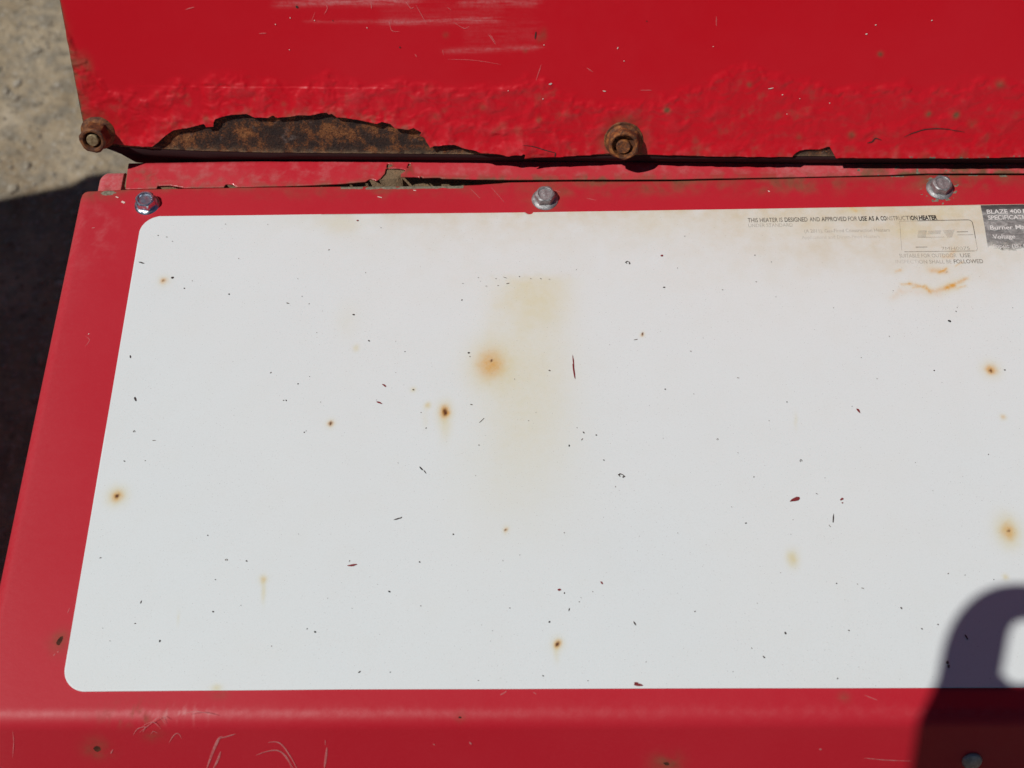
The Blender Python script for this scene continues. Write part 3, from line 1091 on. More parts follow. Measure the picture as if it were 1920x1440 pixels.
brush = [((1690, 534), (1705, 533), .5, .8), ((1705, 533), (1735, 540), .9, .9), ((1712, 541), (1735, 536), .4, .7), ((1733, 538), (1745, 548), .7, .9), ((1745, 548), (1775, 541), 1.3, .7), ((1775, 541), (1788, 537), 1.4, 1.2), ((1783, 536), (1812, 523), .9, 1.1),
         ((1796, 542), (1808, 537), .5, .8), ((1745, 508), (1772, 510), 1.5, .8), ((1760, 512), (1775, 505), .5, 1.2), ((1790, 500), (1805, 493), .4, .8), ((1680, 510), (1688, 507), .8, .8), ((1672, 560), (1690, 548), 1.6, .25),
         ((1690, 545), (1760, 552), 2.0, .22), ((1595, 390), (1605, 397), .7, .7), ((1612, 392), (1622, 396), .4, .4), ((1782, 478), (1790, 470), 1.0, .6), ((1768, 482), (1785, 484), 1.0, .5)]


def decal_attr(u, v):
    nz = fbm(u * 60, v * 60, 4, 101)
    n2 = fbm(u * 240, v * 240, 4, 102)
    ts = np.interp(u, [p[0] for p in dt_pts], [p[1] for p in dt_pts])
    d = np.maximum(ts - v, 0)
    grime = .50 * np.exp(-d / .009) * ss(-.20, -.06, u) * ss(-.5, .1, nz) + .34 * np.exp(-d / .030) * ss(-.16, .0, u) * ss(-.6, .2, nz + .1)
    grime += .50 * spot(u, v, deck(1640, 445), .075, .022) + .30 * spot(u, v, deck(1800, 440), .03, .03)
    grime += .035 * ss(-.1, .35, nz) + .18 * spot(u, v, deck(980, 520), .03, .0022) * ss(-.1, .2, n2)
    orange = np.zeros_like(u)
    yellow = np.zeros_like(u)
    core = np.zeros_like(u)
    wu = u + .0011 * n2
    wv = v + .0011 * fbm(u * 240 + 9, v * 240, 3, 103)
    for x, y, rx, ry, a, b_ in halo:
        c_ = deck(x, y)
        s = spot(wu, wv, c_, rx / 1000, ry / 1000, 2.6)
        orange += a * s * (.75 + .5 * nz)
        yellow += b_ * spot(wu, wv, c_, rx * 1.7 / 1000, ry * 1.8 / 1000)
    for x, y, rx, ry, a in drip:
        yellow += a * spot(u + .003 * nz, v + .003 * nz, deck(x, y), rx / 1000, ry / 1000)
    # the broad old wash mark: sharp along its top and right side, dying away downwards
    xa, xb, xc, xd = (deck(x, 600)[0] for x in (880, 985, 1015, 1110))
    ya, yb, yc, yd = (deck(1000, y)[1] for y in (510, 532, 640, 980))
    wx_ = u + .012 * nz
    yellow += ss(xa, xb, wx_) * ss(xd, xc, wx_) * ss(ya, yb, v + .004 * nz) * (.22 + .30 * ss(yc, yb, v + .012 * nz)) * ss(yd, yc, v) * (.8 + .6 * nz)
    for p, q, wd, a in brush:
        A, B_ = deck(*p), deck(*q)
        D = B_ - A
        t = np.clip(((u - A[0]) * D[0] + (v - A[1]) * D[1]) / (D @ D), 0, 1)
        dist = np.hypot(wu - A[0] - t * D[0], wv - A[1] - t * D[1])
        orange += .58 * a * np.exp(-(dist / (wd / 1000)) ** 2) * ss(-.45, .15, fbm(u * 700, v * 250, 3, 105) + .1)
        yellow += .25 * a * np.exp(-(dist / (wd * 2.4 / 1000)) ** 2)
    for x, y, rx, ry, rt in [(834, 773, .95, 2.0, -8), (220, 931, 1.1, 1.1, 0), (307.5, 527, .55, .5, 0), (922, 676, .6, .8, 0), (620, 795, .65, 1.0, 20), (1045, 1208, .75, .85, 0), (1858, 695, .8, 1.0, 20),
                             (1890, 996, .6, .7, 20), (949, 994, .4, .6, 0), (1205, 627, .45, .7, 0), (1774, 510, .3, .3, 0)]:
        c_ = deck(x, y)
        core += 1.25 * spot(wu, wv, c_, rx / 1000, ry / 1000, 3)
    return dict(grime=np.clip(grime, 0, 1), orange=np.clip(orange, 0, 1), yellow=np.clip(yellow, 0, .8), core=np.clip(core, 0, 1))


def decal_fn(u, v):
    return np.stack([u, v, H + DT + .00022 * perlin(u * 18, v * 18, 5)], 1)


us = np.concatenate([np.arange(dxl - .003, .262, .00075), [.30, .36]])
vs_ = np.arange(-.268, -.004, .00075)
decal = sheet('decal', us, vs_, decal_fn, [dring], decal_attr, M['decal'], None, .0003, (0, 0, 1))
part(decal)
decal['label'] = 'big white rounded vinyl decal, rust spotted and faded'


def lift_xyz(p, dz_=.00025):
    x, y = np.array([p[0]]), np.array([p[1]])
    return (p[0], p[1], H + DT + .00022 * perlin(x * 18, y * 18, 5)[0] + dz_)


# chips, grit and nicks in the decal
chips = {'chip_red': [], 'chip_dark': [], 'chip_black': [], 'chip_grey': []}


def blob(kind, px, py, L, W, ang=0., k=10, ringw=0):
    c_ = deck(px, py)
    s = .88 / 3.65 / 1000
    a = math.radians(ang)
    out = []
    for i in range(k):
        t = 2 * math.pi * i / k
        j = random.uniform(.72, 1.2)
        x, y = .5 * L * math.cos(t) * j, .5 * W * math.sin(t) * j
        q = (c_[0] + s * (x * math.cos(a) - y * math.sin(a)), c_[1] - s * (x * math.sin(a) + y * math.cos(a)) / .95)
        out.append(q)
    chips[kind].append((out, ringw))


big = [('chip_dark', 266, 494, 15, 3.4, 18), ('chip_dark', 324, 522, 7.5, 4.5, -30), ('chip_black', 346, 542, 3, 3, 0), ('chip_grey', 361, 528, 2, 2, 0), ('chip_black', 430, 553, 3.2, 3.2, 0), ('chip_grey', 313, 446, 4, 1.5, 10),
       ('chip_grey', 297, 443, 2.4, 2.4, 0), ('chip_grey', 448, 486, 2, 2, 0), ('chip_grey', 540, 570, 8, 2.5, 15), ('chip_grey', 617, 470, 4, 1.6, -40), ('chip_dark', 245, 670, 8, 3, 80), ('chip_dark', 254, 749, 10, 3.6, 65),
       ('chip_grey', 289, 827, 9, 1.6, 0), ('chip_dark', 234, 866, 4, 2.5, 30), ('chip_grey', 508, 700, 4.5, 2, -50), ('chip_dark', 559, 721, 3, 2.6, 0), ('chip_grey', 532, 752, 3, 2, -30), ('chip_dark', 537, 752, 3.5, 2, 60),
       ('chip_dark', 571, 812, 2.4, 2.4, 0), ('chip_red', 1241, 481, 5.5, 5, 0), ('chip_dark', 1245, 540, 5.5, 2.6, 0), ('chip_dark', 866, 564, 3.4, 2.4, -20), ('chip_dark', 663, 591, 6, 3, 10), ('chip_dark', 692, 640, 4.4, 3, 30),
       ('chip_dark', 879, 663, 5, 3.4, 0), ('chip_grey', 881, 670, 2, 3, 0), ('chip_red', 1075, 680, 30, 2.6, 86), ('chip_red', 1076, 697, 34, 3.2, 84), ('chip_grey', 1192, 638, 8, 1.4, -12), ('chip_grey', 1030, 696, 4.5, 3, 30),
       ('chip_red', 721, 724, 10, 3.6, 36), ('chip_red', 711, 756, 13, 3.8, 22), ('chip_grey', 775, 732, 4, 3, 40), ('chip_grey', 884, 760, 6.5, 2, 10), ('chip_grey', 903, 790, 16, 1.2, -46), ('chip_dark', 799, 804, 3, 2, -40),
       ('chip_grey', 898, 836, 3, 2.4, -40), ('chip_dark', 1094, 812, 5.5, 2.6, 60), ('chip_dark', 1118, 817, 3.2, 2.8, 0), ('chip_grey', 1091, 825, 5, 1.8, -50), ('chip_black', 1067, 837, 4.4, 3, 80), ('chip_black', 790, 880, 10, 3, 48),
       ('chip_black', 797, 886, 10, 2, 55), ('chip_dark', 1132, 864, 3.6, 2.4, 40), ('chip_dark', 1247, 731, 2.8, 2.8, 0), ('chip_dark', 745, 974, 15, 2, -18), ('chip_dark', 752, 972, 5, 1.8, -50), ('chip_dark', 850, 1003, 3.2, 2.6, 30),
       ('chip_red', 660, 1061, 19, 4, -8), ('chip_dark', 463, 1053, 4, 2.6, 30), ('chip_dark', 390, 1005, 2.4, 2.4, 0), ('chip_dark', 787, 1055, 3.6, 2.6, 20), ('chip_black', 730, 1110, 4.6, 3.2, 25), ('chip_grey', 1058, 1000, 2, 2, 0),
       ('chip_dark', 1067, 1144, 7, 2, -75), ('chip_dark', 1030, 1167, 3.4, 3.2, 0), ('chip_red', 1128, 1094, 7, 3.6, 50), ('chip_red', 1049, 1107, 6.5, 3.8, 5), ('chip_dark', 1190, 1170, 9, 2.6, 62), ('chip_red', 1197, 1285, 17, 5, 8),
       ('chip_red', 1193, 1282, 9, 3.5, -5), ('chip_black', 591, 1186, 4.6, 3.2, 30), ('chip_dark', 576, 1180, 3, 1.5, -50), ('chip_black', 300, 1203, 4.4, 3.2, 85), ('chip_dark', 400, 1148, 4, 2.4, 10), ('chip_dark', 265, 1130, 5.5, 1.8, -75),
       ('chip_dark', 254, 1170, 3, 2, 0), ('chip_dark', 189, 1047, 4, 2, -20), ('chip_red', 1491, 937, 20, 7, -14), ('chip_red', 1484, 940, 9, 2.4, -20), ('chip_red', 1578, 937, 8, 4, -30), ('chip_red', 1579, 944, 3.4, 3, 0),
       ('chip_dark', 1562, 973, 17, 3, 100), ('chip_red', 1609, 771, 11, 4, 60), ('chip_dark', 1475, 755, 2.6, 2.6, 0), ('chip_dark', 1398, 982, 3.4, 2.6, 0), ('chip_black', 1780, 603, 7, 5.5, 10), ('chip_dark', 1792, 585, 3, 2, 60),
       ('chip_dark', 1751, 696, 3, 3, 0), ('chip_dark', 1883, 695, 3.4, 2.8, 0), ('chip_grey', 1295, 660, 2.4, 2.4, 0), ('chip_grey', 1384, 710, 6, 1.3, 10), ('chip_dark', 1472, 1188, 5.5, 3.2, 70), ('chip_dark', 1432, 1233, 6, 2.4, 45),
       ('chip_dark', 1591, 1183, 3, 2.4, 20), ('chip_grey', 1617, 1104, 5, 1.8, 20), ('chip_dark', 1568, 1095, 2.4, 2.2, 0), ('chip_dark', 1689, 1141, 5, 3, 60), ('chip_dark', 1728, 1180, 3.6, 3, 0), ('chip_dark', 1758, 1172, 3, 2.6, 0),
       ('chip_grey', 1776, 1243, 5, 7, 10), ('chip_grey', 1778, 1250, 4.5, 7, 20), ('chip_black', 1811, 1195, 10, 3, 70), ('chip_dark', 1570, 1273, 2.6, 2.2, 60), ('chip_dark', 674, 1261, 5, 2.2, -40), ('chip_dark', 1018, 1268, 3, 2.4, 40),
       ('chip_dark', 956, 1141, 2, 2, 0), ('chip_dark', 789, 1137, 2, 2, 0), ('chip_dark', 1058, 1113, 2, 4, 0), ('chip_red', 671, 415, 5, 4, 0), ('chip_grey', 1415, 480, 3, 2, 0), ('chip_grey', 952, 533, 8, 1.6, -15),
       ('chip_dark', 974, 520, 2.6, 2, 0), ('chip_dark', 1014, 524, 5, 1.4, 30), ('chip_grey', 947, 522, 9, 1.2, 20), ('chip_grey', 930, 524, 3, 1.4, 0), ('chip_grey', 995, 524, 4, 1.2, 0), ('chip_grey', 1030, 525, 4, 1.2, 0), ('chip_grey', 912, 538, 5, 1, 0), ('chip_grey', 934, 537, 5, 1, -5),
       ('chip_grey', 897, 522, 3, 1.2, 0), ('chip_grey', 868, 533, 4, 1, 0), ('chip_dark', 1531, 927, 4, 1.5, 30), ('chip_grey', 1555, 987, 6, 1.3, 60)]
for kx in big:
    blob(*kx)
for kind, px, py, L, W_, an in [('chip_dark', 1177, 494, 11, 7, 20), ('chip_dark', 1165, 893, 14, 7, 28), ('chip_grey', 252, 810, 4.6, 4.6, 0), ('chip_grey', 425, 1051, 5, 4.4, 0), ('chip_dark', 1501, 865, 5, 5, 0), ('chip_grey', 1345, 825, 4, 4, 0)]:
    blob(kind, px, py, L, W_, an, 14, .55)
for _ in range(100):
    px, py = random.uniform(180, 1915), random.uniform(420, 1280)
    if px < 290 - (py - 407) * .165:
        continue
    s = random.uniform(.9, 1.9)
    blob(random.choice(['chip_grey', 'chip_grey', 'chip_dark']), px, py, s * random.uniform(1, 2.2), s, random.uniform(0, 180), 6)
for kind, L in chips.items():
    vv, ff = [], []
    for poly, rw in L:
        if rw:
            c_ = np.mean(poly, axis=0)
            b0 = len(vv)
            for p in poly:
                vv.append(lift_xyz(p))
            for p in poly:
                vv.append(lift_xyz(c_ + (np.array(p) - c_) * rw))
            k = len(poly)
            for i in range(k):
                if i % k not in (2, 3):
                    ff.append((b0 + i, b0 + (i + 1) % k, b0 + k + (i + 1) % k, b0 + k + i))
        else:
            b0 = len(vv)
            for p in poly:
                vv.append(lift_xyz(p))
            ff.append(tuple(range(b0, b0 + len(poly))))
    me = bpy.data.meshes.new('chip_marks')
    me.from_pydata(vv, [], ff)
    o = link('chip_marks', me, M[kind], None, False)
    o['kind'] = 'stuff'
    part(o, decal)


# printing on the decal
def lettering(body, p0, p1, cap, mat, parent=None, bold=0., base=0):
    """text from photo spot p0 to p1 along its baseline, capitals `cap` photo pixels tall"""
    cu = bpy.data.curves.new('lettering', 'FONT')
    cu.body = body
    cu.size = 1
    cu.offset = bold
    cu.resolution_u = 3
    t = bpy.data.objects.new('tmp', cu)
    COL.objects.link(t)
    dg = bpy.context.evaluated_depsgraph_get()
    me = bpy.data.meshes.new_from_object(t.evaluated_get(dg))
    bpy.data.objects.remove(t)
    co = np.zeros(len(me.vertices) * 3)
    me.vertices.foreach_get('co', co)
    co = co.reshape(-1, 3)
    a, b_ = deck(*p0), deck(*p1)
    ax = b_ - a
    L = np.linalg.norm(ax)
    ax /= L
    ay = np.array([-ax[1], ax[0]])
    up = deck(p0[0], p0[1] - cap) - a
    hgt = up @ ay
    x0, x1 = co[:, 0].min(), co[:, 0].max()
    sx = L / (x1 - x0)
    sy = hgt / .72
    P = a + ((co[:, 0:1] - x0) * sx) * ax + (co[:, 1:2] * sy) * ay
    z = H + DT + .00022 * perlin(P[:, 0] * 18, P[:, 1] * 18, 5) + .0003
    me.vertices.foreach_set('co', np.stack([P[:, 0], P[:, 1], z], 1).ravel())
    me.name = 'lettering'
    me.materials.clear()
    o = link('lettering', me, mat, None, False)
    part(o, parent or decal)
    return o


def baseline(x):
    return 418.3 - (x - 1402) * .0143


def L1(x0, x1, s, m, bold=0.):
    lettering(s, (x0, baseline(x0)), (x1, baseline(x1)), 8.2, m, None, bold)


L1(1402, 1467, 'THIS HEATER IS', M['ink_mid'])
L1(1471, 1514, 'DESIGNED', M['ink_mid'], .01)
L1(1518, 1537, 'AND', M['ink_mid'])
L1(1540, 1587, 'APPROVED', M['ink_mid'], .01)
L1(1590, 1607, 'FOR', M['ink_mid'])
L1(1610, 1648, 'USE AS A', M['ink'], .01)
L1(1651, 1662, 'CO', M['ink'], .01)
L1(1663, 1697, 'NSTRUC', M['ink_soft'])
L1(1698, 1707, 'TI', M['ink_mid'])
L1(1707.5, 1720, 'ON', M['ink'], .015)
L1(1723, 1757, 'HEATER', M['ink'], .03)
lettering('UNDER STANDARD', (1403, 427.6), (1486, 426.4), 6.8, M['ink_faint'])
lettering('(A 2011), Gas-Fired Construction Heaters', (1508, 438.0), (1668, 435.6), 6.6, M['ink_faint'])
lettering('Applications and Direct-Fired Heaters', (1503, 450.0), (1649, 447.8), 6.6, M['ink_ghost'])
lettering('7MH0075', (1765, 470.5), (1818, 470.0), 6.4, M['ink_faint'])
lettering('SUITABLE FOR OUTDOOR', (1686, 484.4), (1793, 483.6), 7.2, M['ink_faint'])
lettering('USE', (1800, 483.8), (1819, 483.6), 7.2, M['ink_soft'])
lettering('INSPECTI', (1679, 495.6), (1722, 495.3), 7.2, M['ink_ghost'])
lettering('ON SHALL BE', (1723, 495.6), (1784, 495.2), 7.2, M['ink_faint'])
lettering('FOLLOWED', (1788, 495.3), (1843, 494.8), 7.6, M['ink_soft'], None, .01)


def ribbon(name, pts3, nrm3, wid, mat, parent, taper=True):
    pts3 = [np.array(p) for p in pts3]
    vv, ff = [], []
    k = len(pts3)
    for i, p in enumerate(pts3):
        t = nrm(pts3[min(i + 1, k - 1)] - pts3[max(i - 1, 0)])
        s = np.cross(nrm3, t)
        f = wid * .5 * (.25 + .75 * math.sin(math.pi * (i + .15) / (k - .7)) if taper else 1)
        vv += [tuple(p + s * f), tuple(p - s * f)]
        if i:
            ff.append((2 * i - 2, 2 * i - 1, 2 * i + 1, 2 * i))
    return vv, ff


def ribbons(name, lines, to3, nrm3, mat, parent, taper=True):
    V_, F_ = [], []
    for pts, wid in lines:
        vv, ff = ribbon(name, [to3(p) for p in pts], nrm3, wid, mat, parent, taper)
        b0 = len(V_)
        V_ += vv
        F_ += [tuple(i + b0 for i in f) for f in ff]
    me = bpy.data.meshes.new(name)
    me.from_pydata(V_, [], F_)
    o = link(name, me, mat, None, False)
    part(o, parent)
    return o


def d3(p):
    return lift_xyz(deck(*p), .0003)


zn = np.array([0, 0, 1.])
ribbons('box_outline', [([(1720, 415.5), (1760, 414.6), (1800, 414), (1815, 413.8), (1819, 415), (1822, 418), (1824, 426), (1826, 437), (1828, 448)], .00035)], d3, zn, M['ink_mid'], decal, False)
ribbons('box_outline', [([(1686, 416.3), (1720, 415.5)], .0003), ([(1828, 448), (1830, 460), (1831.5, 468), (1830, 471.5), (1826, 472)], .0003), ([(1686, 416), (1690, 471)], .0002)], d3, zn, M['ink_faint'], decal, False)['kind'] = 'stuff'
ribbons('box_outline', [([(1695, 473.6), (1740, 472.9), (1790, 472.4), (1826, 472)], .0003)], d3, zn, M['ink_soft'], decal, False)
ribbons('fine_print', [([(1793, 436.4), (1814, 436)], .0004)], d3, zn, M['ink_soft'], decal, False)
ribbons('fine_print', [([(1794, 442), (1824, 441.6)], .0004), ([(1716, 465), (1738, 464.5)], .0007), ([(1720, 446.6), (1770, 446)], .0003)], d3, zn, M['ink_faint'], decal, False)
for q in ([(1721, 433.5), (1737, 433), (1735, 446), (1719, 446.5)], [(1740, 434), (1764, 433), (1762, 440), (1738, 441)], [(1766, 433), (1789, 432), (1784, 446.5), (1776, 447)]):
    me = bpy.data.meshes.new('emblem_block')
    me.from_pydata([d3(p) for p in q], [], [(3, 2, 1, 0)])
    part(link('emblem_block', me, M['ink_ghost'], None, False), decal)

# dark specification plate print at the right
pring = [tuple(deck(*p)) for p in [(1838, 386.5), (1920, 385), (2060, 383), (2060, 520), (1920, 520), (1862, 515), (1852, 470), (1846, 430)]]
ptop = deck(1880, 386)[1]


def plate_attr(u, v):
    d = ptop - v
    nz = fbm(u * 120, v * 120, 4, 111)
    return dict(top=np.clip(ss(.0055, .0015, d + .004 * nz) * .9, 0, 1), fade=ss(.018, .036, d + .006 * nz - .12 * (u - .245)) * .95 + .12)


us = np.arange(pring[0][0] - .004, .275, .0008)
vs_ = np.arange(-.052, ptop + .002, .0008)
plate = sheet('specification_print', us, vs_, lambda u, v: np.stack([u, v, H + DT + .00022 * perlin(u * 18, v * 18, 5) + .00015], 1), [pring], plate_attr, M['plate'], None, .0001, (0, 0, 1))
part(plate, decal)


def L2(s, x0, y0, x1, y1, cap, bold=.02, mat='ink_white'):
    o = lettering(s, (x0, y0), (x1, y1), cap, M[mat], None, bold)
    o.location.z += .0002


L2('BLAZE 400', 1850, 403.2, 1914, 402.2, 8)
L2('I', 1917.5, 402.1, 1920.5, 402.1, 8)
L2('SPECIFICATIONS', 1852, 414.4, 1945, 412.8, 8)
L2('Burner Make', 1856, 433.0, 1936, 431.8, 8)
L2('Voltage', 1861, 450.0, 1903, 449.4, 8, .015)
L2('Input (BTU)', 1863, 467.5, 1932, 466.6, 7.6, .005)


# ---------------------------------------------------------------- scratches and nicks in the red paint
def f3(p):
    q = front(*p)
    return F0 + np.array([q[0], 0, 0]) + FV * q[1] + FN * .00035


def curve(*pts, k=10):
    """smooth line through photo spots"""
    pts = [np.array(p, float) for p in pts]
    out = []
    for i in range(len(pts) - 1):
        p0, p1, p2, p3 = pts[max(i - 1, 0)], pts[i], pts[i + 1], pts[min(i + 2, len(pts) - 1)]
        for j in range(k):
            t = j / k
            out.append(tuple(.5 * ((2 * p1) + (p2 - p0) * t + (2 * p0 - 5 * p1 + 4 * p2 - p3) * t * t + (3 * p1 - p0 - 3 * p2 + p3) * t ** 3)))
    return out + [tuple(pts[-1])]


sc1 = [(curve((388, 1440), (398, 1412), (410, 1385), (418, 1380)), .0012), (curve((400, 1440), (408, 1425), (414, 1408)), .0010), (curve((410, 1384), (425, 1380), (442, 1375)), .0007),
       (curve((250, 1377), (258, 1366), (272, 1362), (268, 1372)), .0004), (curve((262, 1372), (280, 1358), (295, 1345), (300, 1344), (310, 1356)), .0005), (curve((268, 1360), (280, 1354), (290, 1354), (302, 1366)), .0004),
       (curve((283, 1376), (288, 1370), (296, 1374)), .0003), (curve((317, 1392), (326, 1378), (334, 1374), (341, 1383)), .0005), (curve((480, 1415), (500, 1408), (520, 1406), (536, 1416), (550, 1440)), .0006),
       (curve((503, 1391), (518, 1390), (530, 1397), (545, 1418), (557, 1440)), .0007), (curve((488, 1412), (505, 1407), (525, 1408), (540, 1425), (547, 1440)), .0005), (curve((608, 1440), (611, 1420), (613, 1400)), .0010),
       (curve((610, 1396), (610, 1386)), .0003), (curve((208, 1412), (212, 1404)), .0005), (curve((24, 1420), (26, 1390), (24, 1370)), .0003), (curve((300, 1340), (316, 1348)), .0004), (curve((345, 1337), (370, 1333), (400, 1339)), .0006),
       (curve((1620, 1420), (1660, 1424), (1710, 1426)), .0005), (curve((1536, 1403), (1540, 1405)), .0010), (curve((880, 1390), (884, 1395)), .0008), (curve((812, 1394), (816, 1396)), .0006)]
dp = [x for x in heater.children if x.name == 'deck_panel'][0]
ribbons('scratches', sc1, f3, FN, M['scratch'], dp)['kind'] = 'stuff'


def r3(p):
    q = deck(*p)
    return (q[0], q[1], H + .00022 * perlin(np.array([q[0]]) * 18, np.array([q[1]]) * 18, 5)[0] + .0002)


sc2 = [(curve((160, 650), (168, 638), (160, 630)), .0003), (curve((172, 428), (178, 427)), .0006), (curve((944, 1300), (950, 1296)), .0005), (curve((938, 1303), (946, 1299)), .0006), (curve((1000, 1298), (1006, 1302)), .0005), (curve((1620, 1303), (1645, 1313)), .0004),
       (curve((127, 1150), (131, 1140)), .0004), (curve((100, 1230), (104, 1226)), .0007), (curve((108, 1224), (110, 1221)), .0006), (curve((1100, 372), (1118, 376)), .0003), (curve((1040, 357), (1052, 361)), .0003), (curve((880, 352), (900, 372)), .0003), (curve((920, 350), (946, 380)), .0003)]
ribbons('scratches', sc2, r3, zn, M['scratch_soft'], dp)['kind'] = 'stuff'
nick = [([(228, 378), (234, 381)], .0011), ([(217, 369), (222, 371)], .0006), ([(166, 626), (167, 627)], .0006), ([(775, 357), (780, 358)], .0005), ([(708, 369), (716, 371)], .0005), ([(1440, 358), (1443, 360)], .0006)]
ribbons('nicks', nick, r3, zn, M['spark'], dp, False)['kind'] = 'stuff'


def w3(p):
    q = wall(*p)
    h = skin_fn(np.array([q[0]]), np.array([q[1]]))[0]
    return h + EN * .00035


skin = [x for x in housing.children if x.name.startswith('paint_skin')][0]
sc3 = [(curve((348, 17), (365, 12)), .0006), (curve((1343, 30), (1343, 48)), .0006), (curve((915, 62), (930, 83)), .0004), (curve((918, 62), (929, 78)), .0003), (curve((608, 26), (614, 15), (612, 8)), .0005), (curve((696, 5), (697, 16)), .0005), (curve((760, 0), (770, 14), (776, 12)), .0005), (curve((838, 12), (846, 18)), .0004),
       (curve((832, 102), (830, 92)), .0004), (curve((778, 100), (782, 106)), .0005), (curve((585, 38), (591, 22)), .0003), (curve((730, 38), (735, 56), (750, 58)), .0004), (curve((850, 40), (870, 52), (880, 48)), .0004), (curve((780, 8), (800, 44)), .0003), (curve((1100, 126), (1112, 134)), .0004), (curve((486, 62), (500, 61)), .0006),
       (curve((840, 110), (890, 112), (940, 120)), .0003), (curve((1200, 168), (1222, 168)), .0004), (curve((1005, 150), (1015, 120)), .0005)]
ribbons('scratches', sc3, w3, EN, M['scratch_soft'], skin)['kind'] = 'stuff'
nk = [([(1622, 63), (1626, 62)], .0010), ([(1640, 46), (1643, 45)], .0008), ([(1745, 37), (1748, 37)], .0008), ([(1336, 86), (1338, 86)], .0006), ([(516, 44), (518, 45)], .0008), ([(542, 92), (544, 92)], .0006), ([(589, 37), (591, 37)], .0008), ([(1019, 83), (1021, 83)], .0008), ([(1029, 156), (1035, 155)], .0015), ([(1130, 169), (1136, 170)], .0008),
      ([(1157, 91), (1159, 87)], .0007), ([(1169, 113), (1171, 113)], .0007), ([(544, 31), (545, 34)], .0006), ([(688, 50), (689, 52)], .0006), ([(1465, 176), (1468, 175)], .0008), ([(1440, 165), (1450, 163)], .0007), ([(1474, 212), (1476, 212)], .0007), ([(1498, 183), (1500, 183)], .0006), ([(1554, 192), (1556, 191)], .0008), ([(1017, 184), (1019, 183)], .0008), ([(952, 168), (954, 167)], .0006)]
ribbons('nicks', [([p[0], ((p[0][0] + p[1][0]) / 2, (p[0][1] + p[1][1]) / 2 + .4), p[1]], w_ * .8) for p, w_ in nk], w3, EN, M['spark'], skin)['kind'] = 'stuff'
ck = [(curve((981, 266), (1000, 270), (1018, 276), (1034, 281), (1042, 283)), .0005), (curve((1042, 283), (1040, 291)), .0005), (curve((1625, 266), (1634, 264), (1641, 258), (1652, 261)), .0006), (curve((1694, 255), (1710, 248), (1735, 241), (1770, 240), (1808, 246)), .0005),
      (curve((556, 10), (558, 14)), .0012), (curve((1003, 72), (1005, 58)), .0006), (curve((749, 87), (751, 88)), .0009), (curve((624, 37), (625, 38)), .0007), (curve((1212, 38), (1213, 39)), .0007)]
ribbons('cracks', ck, w3, EN, M['chip_dark'], skin)['kind'] = 'stuff'

# ---------------------------------------------------------------- the photographer, whose raised arm shades the lower right corner
PB = CAM - R[2] * .012                # plane of the phone, just behind the lens


def caster(px, py, back=0.0):
    """spot in the phone plane whose shadow falls on the deck where the photograph shows it"""
    if py > 1340:
        q_ = front(px, py)
        g_ = F0 + np.array([q_[0], 0, 0]) + FV * q_[1]
    else:
        g_ = np.array([*deck(px, py), H])
    n_ = R[2]
    p0_ = PB - n_ * back
    return g_ - SUN * (np.dot(g_ - p0_, n_) / np.dot(SUN, n_))


def skin_mesh(name, verts, edges, radii, mats, root=0, sub=2):
    me = bpy.data.meshes.new(name)
    me.from_pydata([tuple(v) for v in verts], edges, [])
    o = bpy.data.objects.new(name, me)
    COL.objects.link(o)
    sk = o.modifiers.new('skin', 'SKIN')
    for i, r_ in enumerate(radii):
        d_ = me.skin_vertices[0].data[i]
        d_.radius = (r_, r_) if not hasattr(r_, '__len__') else r_
        d_.use_root = (i == root)
    sb = o.modifiers.new('subdivision', 'SUBSURF')
    sb.levels = sb.render_levels = sub
    dg = bpy.context.evaluated_depsgraph_get()
    m2 = bpy.data.meshes.new_from_object(o.evaluated_get(dg))
    bpy.data.objects.remove(o)
    m2.materials.clear()
    for m_ in mats:
        m2.materials.append(m_)
    o = bpy.data.objects.new(name, m2)
    COL.objects.link(o)
    m2.polygons.foreach_set('use_smooth', np.ones(len(m2.polygons), bool))
    return o


V_, E_, R_ = [], [], []


def add(p, r, prev=None):
    V_.append(np.array(p, float))
    R_.append(r)
    if prev is not None:
        E_.append((prev, len(V_) - 1))
    return len(V_) - 1


px_ = PB[0] - .02
BY = -1.02
pel = add((px_, BY, .95), (.15, .11))
ab = add((px_, BY, 1.10), (.145, .105), pel)
ch = add((px_, BY + .02, 1.30), (.165, .115), ab)
sh = add((px_, BY + .02, 1.44), (.12, .09), ch)
ne = add((px_, BY + .04, 1.53), .055, sh)
hd = add((px_, BY + .07, 1.62), (.078, .09), ne)
h2 = add((px_, BY + .085, 1.70), (.08, .095), hd)
h3 = add((px_, BY + .08, 1.76), (.055, .065), h2)
for s in (-1, 1):
    hp = add((px_ + s * .10, BY, .88), .095, pel)
    kn = add((px_ + s * .12, BY + .02, .48), .062, hp)
    an = add((px_ + s * .13, BY - .01, .09), .045, kn)
    add((px_ + s * .14, BY + .14, .045), .042, an)
